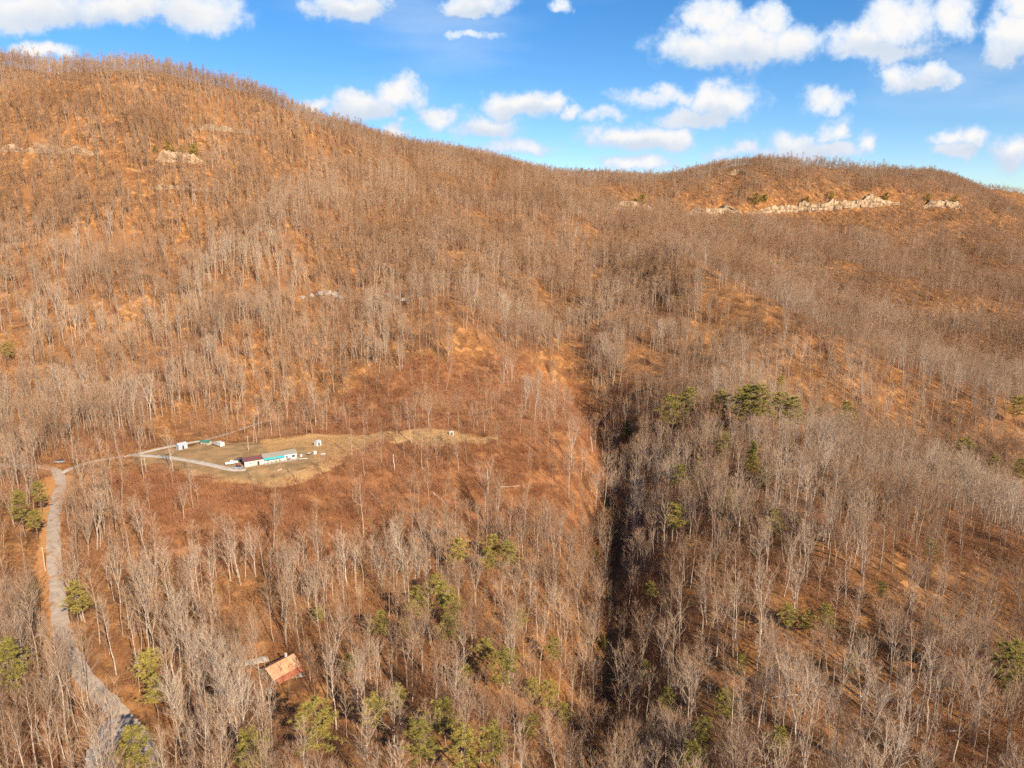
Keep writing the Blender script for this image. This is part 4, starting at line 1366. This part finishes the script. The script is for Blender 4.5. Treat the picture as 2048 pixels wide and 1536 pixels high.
def gable(parent, x0, x1, y0, y1, h, rise, mat_wall, mat_roof, over=.35, wall_name='wall', ribs=0, open_left=False):
    """four walls with gable ends, a two-slope roof with its ridge along x"""
    ym = (y0 + y1) / 2; t = .15
    MB().box(x0, x1, y0, y0 + t, 0, h).build(wall_name, mat_wall, parent)
    MB().box(x0, x1, y1 - t, y1, 0, h).build(wall_name, mat_wall, parent)
    for xa in (x0, x1 - t):
        if open_left and xa == x0:
            V = [(xa, y0 + t, h - .5), (xa, y1 - t, h - .5), (xa, y1 - t, h), (xa, ym, h + rise * (1 - t / (y1 - y0) * 2)), (xa, y0 + t, h)]
        else:
            V = [(xa, y0 + t, 0), (xa, y1 - t, 0), (xa, y1 - t, h), (xa, ym, h + rise * (1 - t / (y1 - y0) * 2)), (xa, y0 + t, h)]
        V2 = V + [(x + t, y, z) for x, y, z in V]
        MB().add(V2, [(0, 1, 2, 3, 4), (9, 8, 7, 6, 5)] + [(i, i + 5, (i + 1) % 5 + 5, (i + 1) % 5) for i in range(5)]).build(wall_name, mat_wall, parent)
    sl = rise / ((y1 - y0) / 2)
    rf = MB()
    a, b_ = x0 - over, x1 + over
    ye0, ye1 = y0 - over, y1 + over
    ze = h - sl * over
    for (ye, sgn) in ((ye0, 1), (ye1, -1)):
        rf.add([(a, ye, ze + .02), (b_, ye, ze + .02), (b_, ym, h + rise + .02), (a, ym, h + rise + .02), (a, ye, ze + .14), (b_, ye, ze + .14), (b_, ym, h + rise + .14), (a, ym, h + rise + .14)],
               [(0, 3, 2, 1), (4, 5, 6, 7), (0, 1, 5, 4), (2, 3, 7, 6), (0, 4, 7, 3), (1, 2, 6, 5)] if sgn > 0 else [(0, 1, 2, 3), (4, 7, 6, 5), (0, 4, 5, 1), (2, 6, 7, 3), (0, 3, 7, 4), (1, 5, 6, 2)])
    ro = rf.build('roof', mat_roof, parent)
    MB().box(a, b_, ym - .14, ym + .14, h + rise + .10, h + rise + .19).build('ridge_cap', mat_roof, ro)
    if ribs:
        for ye in (ye0, ye1):
            for k in range(ribs):
                x = a + (b_ - a) * (k + .5) / ribs
                MB().add([(x - .04, ye, ze + .14), (x + .04, ye, ze + .14), (x + .04, ym, h + rise + .14), (x - .04, ym, h + rise + .14),
                          (x - .03, ye, ze + .19), (x + .03, ye, ze + .19), (x + .03, ym, h + rise + .19), (x - .03, ym, h + rise + .19)],
                         [(4, 5, 6, 7), (0, 1, 5, 4), (2, 3, 7, 6), (0, 4, 7, 3), (1, 2, 6, 5)]).build('seam', mat_roof, ro)
    return ro

def window(parent, x, z, w, h, y, mat_f='trim'):
    wi = MB()
    f = .09
    wi.box(x, x + f, y - .06, y + .01, z, z + h).box(x + w - f, x + w, y - .06, y + .01, z, z + h).box(x + f, x + w - f, y - .06, y + .01, z, z + f).box(x + f, x + w - f, y - .06, y + .01, z + h - f, z + h)
    o = wi.build('window', M[mat_f], parent)
    MB().box(x + f, x + w - f, y - .03, y - .005, z + f, z + h - f).build('pane', M['glass'], o)
    return o

def frame_from(pa, pb):
    """origin and heading of a thing whose front foot line runs between two photo pixels"""
    a, b_ = hit(*pa), hit(*pb)
    return a, b_, math.atan2(b_[1] - a[1], b_[0] - a[0]), math.hypot(b_[0] - a[0], b_[1] - a[1])

# mobile home and garage stand end to end on the bench
ga, gb, hz, hl = frame_from((489.5, 934.5), (594.5, 918))
print('home line', hl, ga, gb)
GL = hl * .36
house_z = float(max(ga[2], gb[2])) - .05
g = empty('garage', (ga[0], ga[1], house_z), hz)
tag(g, 'cream metal garage with maroon roof and open left end beside the parked cars', 'garage')
gable(g, 0, GL - .05, 0, 7.0, 2.7, 1.05, M['cream'], M['maroon'], .25, ribs=12, open_left=True)
MB().box(-.2, GL, -.1, 7.1, -.6, .0).build('foundation', M['concrete'], g)
window(g, GL * .26, 1.1, .7, .8, 0.0)
d_ = MB().box(GL * .66, GL * .66 + 1.0, -.05, .0, .02, 2.05).build('door', M['dark'], g)
MB().box(GL * .66 + .82, GL * .66 + .92, -.12, -.05, .95, 1.05).build('handle', M['rim'], d_)
MB().box(.1, .22, .16, .3, 0, 2.2).box(.1, .22, 3.4, 3.6, 0, 2.2).box(.1, .22, 6.7, 6.84, 0, 2.2).build('door_post', M['trim'], g)

TL = hl - GL
ux, uy = math.cos(hz), math.sin(hz)
h_ = empty('mobile_home', (ga[0] + ux * GL, ga[1] + uy * GL, house_z), hz)
tag(h_, 'white mobile home with grey roof, teal awning and long front deck', 'house')
gable(h_, .05, TL, .35, 7.2, 3.0, .95, M['white'], M['shingle'], .3)
MB().box(.05, TL, .40, 7.15, -.6, .0).build('skirting', M['concrete'], h_)
aw = MB().add([(.2, .30, 2.75), (TL * .62, .30, 2.75), (TL * .62, -1.3, 2.28), (.2, -1.3, 2.28), (.2, .30, 2.83), (TL * .62, .30, 2.83), (TL * .62, -1.3, 2.36), (.2, -1.3, 2.36)],
              [(0, 1, 2, 3), (7, 6, 5, 4), (0, 4, 5, 1), (3, 2, 6, 7), (0, 3, 7, 4), (1, 5, 6, 2)]).build('awning', M['teal'], h_)
for k in range(5):
    x = .3 + (TL * .62 - .4) * k / 4
    MB().box(x, x + .1, -1.28, -1.18, .35, 2.3).build('awning_post', M['trim'], h_)
dk = MB().box(.1, TL + .2, -2.0, .33, .22, .38).build('deck', M['deck'], h_)
for k in range(9):
    x = .15 + (TL - .1) * k / 8
    MB().box(x, x + .1, -1.98, -1.88, -.6, 1.25).build('post', M['white'], dk)
for zz in (.75, 1.2):
    MB().box(.15, TL + .15, -1.965, -1.895, zz, zz + .07).build('rail', M['white'], dk)
st = MB()
for k in range(3):
    st.box(-.9 + k * .3, -.6 + k * .3, -1.8, -.6, -.4, -.1 + k * .16)
st.build('steps', M['deck'], h_)
rp = MB().add([(TL + .2, -1.9, .25), (TL + 4.6, -1.9, -.15), (TL + 4.6, -.7, -.15), (TL + .2, -.7, .25), (TL + .2, -1.9, .36), (TL + 4.6, -1.9, -.02), (TL + 4.6, -.7, -.02), (TL + .2, -.7, .36)],
              [(0, 3, 2, 1), (4, 5, 6, 7), (0, 1, 5, 4), (1, 2, 6, 5), (2, 3, 7, 6), (3, 0, 4, 7)]).build('ramp', M['trim'], h_)
for (fx, w, z, hh) in ((.10, 1.3, 1.2, 1.1), (.33, 1.3, 1.2, 1.1), (.66, 1.1, 1.15, 1.2), (.84, 1.7, 1.0, 1.4)):
    window(h_, TL * fx, z, w, hh, .35)
d_ = MB().box(TL * .52, TL * .52 + .95, .28, .35, .40, 2.45).build('door', M['trim'], h_)
MB().box(TL * .52 + .78, TL * .52 + .88, .2, .28, 1.35, 1.45).build('handle', M['rim'], d_)

def at_home(x, y, z=0):
    return (ga[0] + ux * x - uy * y, ga[1] + uy * x + ux * y, house_z + z)
def chair(x, y, z, rz, mat, label):
    c = empty('porch_chair', at_home(x, y, z), hz + rz); tag(c, label, 'chair', 'chairs on the deck')
    MB().box(-.28, .28, -.28, .28, .38, .45).build('seat', mat, c)
    MB().box(-.28, .28, .22, .28, .45, 1.0).build('backrest', mat, c)
    for sx in (-.25, .19):
        for sy in (-.25, .19):
            MB().box(sx, sx + .06, sy, sy + .06, 0, .38).build('leg', mat, c)
for k, (fx, mt, lb) in enumerate(((.12, 'rust', 'orange chair under the teal awning, nearest the garage'), (.24, 'white', 'white chair under the teal awning, second from the garage'), (.36, 'rust', 'orange chair under the teal awning, third from the garage'),
                                   (.48, 'rust2', 'dark red chair near the open end of the teal awning'))):
    chair(GL + TL * fx, -.7, .38, .2 * k, M[mt], lb)
bb = empty('storage_box', at_home(GL + TL * .74, -.6, .38), hz); tag(bb, 'dark box on the deck below the right windows', 'box')
MB().box(-.9, .9, -.45, .45, 0, .7).build('body', M['dark'], bb); MB().box(-.94, .94, -.49, .49, .7, .8).build('lid', M['rust2'], bb)

# vehicles: x forward, origin on the ground under the middle
def wheel(parent, x, y, r):
    w = MB().cyl((x, y, r), (0, 1, 0), r, .24, 16).build('wheel', M['tyre'], parent)
    MB().cyl((x, y + (.125 if y > 0 else -.125), r), (0, 1, 0), r * .6, .03, 12).build('rim', M['rim'], w)
def loft(sections):
    """closed skin through cross sections; each is (x, half width bottom, half width top, z bottom, z top)"""
    V, Fs = [], []
    for (x, wb, wt, zb, zt) in sections:
        V += [(x, -wb, zb), (x, wb, zb), (x, wb, zb + (zt - zb) * .55), (x, wt, zt), (x, -wt, zt), (x, -wb, zb + (zt - zb) * .55)]
    n_ = len(sections)
    for i in range(n_ - 1):
        for k in range(6):
            a, b_ = i * 6 + k, i * 6 + (k + 1) % 6
            Fs.append((a, b_, b_ + 6, a + 6))
    Fs += [tuple(range(5, -1, -1)), tuple(range((n_ - 1) * 6, n_ * 6))]
    return MB().add(V, Fs)
def vehicle(name, kind, front, back, paint, label, roofmat=None):
    a, b_ = hit(*front), hit(*back)
    c = (a + b_) / 2
    rz = math.atan2(a[1] - b_[1], a[0] - b_[0])
    v = empty(name, (c[0], c[1], max(a[2], b_[2], c[2], hit((front[0] + back[0]) / 2, (front[1] + back[1]) / 2)[2]) + .10), rz)
    tag(v, label, 'truck' if kind == 'pickup' else 'car')
    p = M[paint]
    if kind == 'pickup':
        L = 5.8
        loft([(-2.9, .90, .88, .48, 1.12), (-2.85, .96, .94, .45, 1.15), (.9, .97, .95, .38, 1.16), (1.2, .97, .93, .38, 1.18), (2.55, .95, .86, .40, 1.08), (2.9, .86, .78, .46, .95)]).build('body', p, v)
        cab = loft([(-.95, .90, .70, 1.13, 1.15), (-.72, .90, .72, 1.13, 1.80), (.55, .90, .72, 1.13, 1.84), (1.25, .90, .78, 1.13, 1.17)]).build('cab', p, v)
        MB().box(-2.78, -1.02, -.80, .80, 1.13, 1.165).build('bed', M['dark'], v)
        for s_ in (-1, 1):
            MB().box(-2.85, -1.0, s_ * .92 - .05, s_ * .92 + .05, 1.12, 1.30).build('bed_side', p, v)
        MB().box(-2.90, -2.80, -.93, .93, 1.10, 1.30).build('tailgate', p, v)
        gx = (-.60, .62); gz = (1.28, 1.68)
        wx = (1.85, -1.75); wr = .40; lx = 2.86; zl = .8
    else:
        loft([(-2.25, .80, .74, .42, .98), (-2.1, .88, .84, .36, 1.02), (.8, .90, .86, .32, 1.04), (1.9, .88, .78, .34, .92), (2.25, .76, .66, .42, .78)]).build('body', p, v)
        cab = loft([(-2.1, .84, .62, .98, 1.02), (-1.75, .84, .64, .98, 1.52), (.25, .84, .66, .98, 1.58), (1.15, .84, .74, .98, 1.02)]).build('cab', M[roofmat] if roofmat else p, v)
        gx = (-1.5, .30); gz = (1.10, 1.44)
        wx = (1.40, -1.40); wr = .34; lx = 2.22; zl = .66
    for s_ in (-1, 1):
        yb, yt = (.905, .80) if kind == 'pickup' else (.845, .75)
        n2 = 2
        for q in range(n2):
            xa = gx[0] + (gx[1] - gx[0]) * q / n2 + .03; xb = gx[0] + (gx[1] - gx[0]) * (q + 1) / n2 - .03
            MB().add([(xa, s_ * (yb + .012), gz[0]), (xb, s_ * (yb + .012), gz[0]), (xb, s_ * (yt + .03), gz[1]), (xa, s_ * (yt + .03), gz[1]), (xa, s_ * (yb - .05), gz[0]), (xb, s_ * (yb - .05), gz[0]), (xb, s_ * (yt - .05), gz[1]), (xa, s_ * (yt - .05), gz[1])],
                     [(0, 1, 2, 3), (7, 6, 5, 4), (0, 4, 5, 1), (2, 6, 7, 3), (0, 3, 7, 4), (1, 5, 6, 2)]).build('side_window', M['glass'], v)
        MB().box(lx - .06, lx + .02, s_ * .62 - .16, s_ * .62 + .16, zl, zl + .16).build('headlight', M['lamp'], v)
        MB().box(-lx - .05, -lx + .05, s_ * .72 - .10, s_ * .72 + .10, zl, zl + .25).build('tail_light', M['tail'], v)
        for x in wx:
            wheel(v, x, s_ * (.86 if kind == 'pickup' else .80), wr)
    if kind == 'pickup':
        ws = [(.66, 1.80), (1.20, 1.22)]; rw = [(-.76, 1.76), (-.945, 1.2)]; hw = .70
    else:
        ws = [(.34, 1.54), (1.10, 1.08)]; rw = [(-1.80, 1.48), (-2.08, 1.06)]; hw = .62
    for nm, ((xa, za), (xb, zb)) in (('windscreen', ws), ('rear_window', rw)):
        sx = .03 if xb > xa else -.03
        MB().add([(xa + sx, -hw, za + .02), (xa + sx, hw, za + .02), (xb + sx, hw + .08, zb + .02), (xb + sx, -hw - .08, zb + .02), (xa - sx, -hw, za - .04), (xa - sx, hw, za - .04), (xb - sx, hw + .08, zb - .04), (xb - sx, -hw - .08, zb - .04)],
                 [(0, 1, 2, 3), (7, 6, 5, 4), (0, 4, 5, 1), (2, 6, 7, 3), (0, 3, 7, 4), (1, 5, 6, 2)]).build(nm, M['glass'], v)
    MB().box(lx - .02, lx + .10, -.85, .85, .42, .60).build('bumper', M['rim'] if kind == 'pickup' else p, v)
    MB().box(-lx - .12, -lx + .02, -.85, .85, .42, .60).build('bumper', M['rim'] if kind == 'pickup' else p, v)
    return v
vehicle('pickup_truck', 'pickup', (451, 930), (475, 926.5), 'carwhite', 'white pickup truck parked in the yard left of the garage')
vehicle('parked_car', 'car', (464.5, 937), (485, 938.5), 'carsilver', 'silver car with dark roof parked at the end of the drive', 'cardark')
vehicle('parked_car', 'car', (470.5, 923.5), (485, 921), 'cardark', 'dark car in shade behind the garage end')
vehicle('parked_car', 'car', (110, 928.5), (129, 925.5), 'carsilver', 'dark roofed car parked alone where drive meets road', 'cardark')
tr = empty('lawn_tractor', hit(477, 930.5) + np.array([0, 0, .05]), hz); tag(tr, 'small red lawn tractor at the open garage end', 'tractor')
loft([(-.2, .3, .26, .35, .62), (.55, .32, .28, .35, .80), (1.0, .28, .22, .38, .74)]).build('hood', M['carred'], tr)
MB().box(-.9, -.2, -.45, .45, .42, .52).build('fender', M['carred'], tr); MB().box(-.75, -.3, -.22, .22, .52, .68).box(-.82, -.72, -.22, .22, .68, 1.0).build('seat', M['dark'], tr)
for (x, r) in ((.7, .2), (-.6, .28)):
    for s_ in (-1, 1):
        wheel(tr, x, s_ * .45, r)

def shed(name, pa, pb, depth, h, rise, wall, roof, label, cat='shed', door_at=.5):
    a, b_, rz, L = frame_from(pa, pb)
    z_ = float(min(a[2], b_[2]))
    o = empty(name, (a[0], a[1], z_), rz); tag(o, label, cat)
    gable(o, 0, L, 0, depth, h, rise, M[wall], M[roof], .12)
    d_ = MB().box(L * door_at - .45, L * door_at + .45, -.05, 0, .12, 1.95).build('door', M['dark'], o)
    MB().box(L * door_at + .3, L * door_at + .38, -.1, -.05, 1.0, 1.1).build('handle', M['rim'], d_)
    window(o, L * .12, 1.1, .6, .6, 0)
    MB().box(-.08, L + .08, -.08, depth + .08, -.5, 0.0).build('base', M['deck'], o)
    return o
shed('storage_shed', (358, 900.5), (375.5, 896), 3.2, 2.3, .9, 'tarp', 'tarp', 'pale grey blue storage shed, leftmost of the three by the upper drive')
shed('storage_shed', (634, 893), (642.5, 890.5), 2.4, 2.3, .5, 'white', 'tarp', 'small white shed with a dark doorway right of the mobile home')
shed('storage_shed', (899, 871), (907, 871), 1.8, 1.9, .3, 'white', 'white', 'tiny white hut alone in the brush clearing', door_at=.6)
# covered wagon trailer with a green top
a, b_, rz, L = frame_from((401, 889.5), (416, 891))
t_ = empty('covered_trailer', (a[0], a[1], float(max(a[2], b_[2]))), rz + .12); tag(t_, 'tan utility trailer with dark green roof between the shed and the camper', 'trailer')
gable(t_, 0, L, 0, 2.6, 1.5, .6, M['deck'], M['green'], .3, wall_name='side')
for x in (L * .35, L * .65):
    for y in (-.14, 2.74):
        wheel(t_, x, y, .32)
MB().box(-1.2, 0, 1.2, 1.4, .35, .45).build('tow_bar', M['rim'], t_)
# camper
a, b_, rz, L = frame_from((425, 890), (441, 895.5))
t_ = empty('camper_trailer', (a[0], a[1], float(max(a[2], b_[2]))), rz); tag(t_, 'white camper trailer with a low nose under the trees beside the upper drive', 'camper')
bd = MB().prism([(0, .55), (0, 1.0), (L * .28, 1.25), (L * .42, 2.35), (L * .55, 2.55), (L, 2.5), (L, .5)], 0, 2.3).build('body', M['white'], t_)
for (x, w) in ((L * .55, .9), (L * .78, .6)):
    window(t_, x, 1.4, w, .6, 0)
MB().box(L * .68, L * .68 + .6, -.04, 0, .6, 2.2).build('door', M['trim'], t_)
for y in (-.02, 2.32):
    wheel(t_, L * .6, y, .33); wheel(t_, L * .18, y, .33)
MB().box(-1.1, 0, 1.05, 1.25, .45, .55).build('tow_bar', M['rim'], t_)
# yard odds and ends right of the home
def crate(px, py, w, d, h, mat, label, cat, rz=.3):
    p = hit(px, py)
    o = empty('yard_' + cat, (p[0], p[1], p[2]), hz + rz); tag(o, label, cat)
    MB().box(-w / 2, w / 2, -d / 2, d / 2, 0, h).build('body', M[mat], o)
    MB().box(-w / 2 - .04, w / 2 + .04, -d / 2 - .04, d / 2 + .04, h, h + .08).build('lid', M['trim'], o)
crate(629.5, 908, 1.5, 1.2, 1.5, 'white', 'upright white cabinet standing in the yard right of the home', 'cabinet')
crate(645, 909, 2.4, 1.2, .5, 'white', 'low white bin in the yard furthest right of the home', 'bin')
crate(618, 909, 2.2, 1.2, .7, 'dark', 'dark low bin in the yard close to the home', 'bin')
crate(602, 913, .9, .8, 1.1, 'trim', 'pale barrel box at the right end of the home', 'box')

# cabin with the rusty roof
ca, cb, crz, cl = frame_from((549, 1372), (601, 1345))
cab = empty('cabin', (ca[0], ca[1], float(cabin_pos[2]) - .1), crz)
print('cabin', cl, math.degrees(crz))
CL = cl
tag(cab, 'small dark cabin with orange rusty metal roof in the lower woods', 'cabin')
gable(cab, 0, CL, 0, 7.0, 2.7, 1.9, M['log_wall'], M['rust'], .45, ribs=9)
MB().box(-.15, CL + .15, -.15, 7.15, -1.2, 0).build('foundation', M['concrete'], cab)
pr = MB().add([(.1, -.42, 2.50), (CL - .1, -.42, 2.50), (CL - .1, -2.5, 1.95), (.1, -2.5, 1.95), (.1, -.42, 2.58), (CL - .1, -.42, 2.58), (CL - .1, -2.5, 2.03), (.1, -2.5, 2.03)],
              [(0, 1, 2, 3), (7, 6, 5, 4), (0, 4, 5, 1), (3, 2, 6, 7), (0, 3, 7, 4), (1, 5, 6, 2)]).build('porch_roof', M['rust2'], cab)
for k in range(4):
    x = .2 + (CL - .6) * k / 3
    MB().box(x, x + .14, -2.4, -2.26, .1, 2.02).build('porch_post', M['log_wall'], cab)
MB().box(0, CL, -2.5, -.16, -1.0, .1).build('porch_floor', M['deck'], cab)
for fx in (.15, .68):
    window(cab, CL * fx, .95, 1.1, 1.1, 0)
d_ = MB().box(CL * .46, CL * .46 + .95, -.05, 0, .1, 2.1).build('door', M['deck'], cab)
MB().box(CL * .46 + .78, CL * .46 + .86, -.1, -.05, 1.05, 1.15).build('handle', M['rim'], d_)
MB().box(CL * .8, CL * .8 + .6, 4.6, 5.2, 3.2, 5.3).build('chimney', M['concrete'], cab)
p = hit(540, 1388)
o = empty('water_tank', tuple(p), .4); tag(o, 'small white tank on the ground below the cabin', 'tank')
MB().cyl((0, 0, .5), (0, 0, 1), .55, 1.0, 14).build('body', M['white'], o); MB().cyl((0, 0, 1.04), (0, 0, 1), .2, .1, 10).build('lid', M['dark'], o)

# utility poles
def pole(foot, hgt, label, lean=0.0):
    p = hit(*foot)
    o = empty('utility_pole', (p[0], p[1], p[2]), 0); tag(o, label, 'pole', 'wooden poles along the road and drive')
    MB().tube([(0, 0, -.8), (lean * .5, 0, hgt * .5), (lean, 0, hgt)], [.17, .15, .12], 8).build('post', M['pole'], o)
    MB().box(lean - .9, lean + .9, -.06, .06, hgt - .75, hgt - .6).build('crossarm', M['pole'], o)
    for x in (-.75, .75):
        MB().cyl((lean + x, 0, hgt - .52), (0, 0, 1), .05, .15, 8).build('insulator', M['glass'], o)
pole((91, 1142), 9, 'wooden pole on the orange verge left of the upper road')
pole((129, 1368), 8, 'wooden pole left of the road just above the bend', -.2)
pole((293, 947), 8, 'wooden pole at the fork of the two gravel drives', -.3)
pole((497, 901), 8, 'wooden pole behind the garage roof')

# fallen logs and snags
def log(pa, pb, r, label, dz=0.0):
    a, b_ = hit(*pa), hit(*pb)
    n_ = 6
    s_ = np.linspace(0, 1, n_)
    P = a[None] * (1 - s_)[:, None] + b_[None] * s_[:, None]
    P[:, 2] = height(P[:, 0], P[:, 1]) * .5 + P[:, 2] * .5 + r * .8 + dz
    P[1:-1] += np.random.default_rng(int(pa[0])).normal(0, .08, (n_ - 2, 3))
    P0 = P[0].copy()
    o = empty('fallen_log', tuple(P0)); tag(o, label, 'log', 'fallen logs')
    MB().tube(P - P0, np.linspace(r, r * .55, n_), 7).build('stem', M['deadwood'], o)
    q = P[3] - P0
    MB().tube([q, q + np.array([.5, .4, .9])], [r * .4, r * .15], 5).build('branch_stub', M['deadwood'], o)
log((1888, 1465), (1918, 1462), .28, 'short pale log lying on the slope at bottom right')
log((1544, 1396), (1596, 1391), .2, 'thin pale log on the lower spur right of the ravine')
log((866, 986), (892, 1010), .28, 'pale log lying downhill in the brush clearing right of centre')
log((838, 930), (858, 948), .3, 'pale log among the debris near the middle of the clearing')
log((740, 985), (765, 1012), .25, 'pale log left of centre in the lower clearing')
log((1000, 975), (1040, 972), .25, 'pale log lying level at the right of the clearing')
log((792, 735), (812, 730), .22, 'pale log at the upper edge of the clearing')
log((388, 951), (440, 957), .15, 'thin pale log in the tan grass below the drive')
log((555, 942), (564, 938), .22, 'short white log on the lawn in front of the home')
log((990, 870), (1006, 876), .25, 'short log beside the two tall trees at the top of the clearing')
def snag(foot, hgt, label):
    p = hit(*foot)
    rg = np.random.default_rng(int(foot[0]))
    o = empty('dead_snag', tuple(p)); tag(o, label, 'snag', 'dead standing trunks')
    t2 = np.linspace(0, 1, 6)
    P = np.column_stack([rg.normal(0, .12, 6).cumsum() - t2 * .6, rg.normal(0, .1, 6).cumsum(), t2 * hgt - .4])
    MB().tube(P, .26 - .12 * t2, 7).build('trunk', M['deadwood'], o)
    for k in (3, 4):
        MB().tube([P[k], P[k] + np.array([rg.normal(0, .6), rg.normal(0, .6), .8])], [.08, .03], 5).build('branch_stub', M['deadwood'], o)
snag((1198, 1186), 7, 'pale broken snag left of the dark ravine')
snag((1184, 902), 9, 'pale dead trunk at the right edge of the clearing')
snag((1206, 915), 9, 'pale dead trunk at the ravine edge beside a similar snag')
snag((790, 942), 9, 'thin dead trunk standing in the middle of the brush')
snag((975, 985), 12, 'tall dead trunk at the right of the brush clearing')
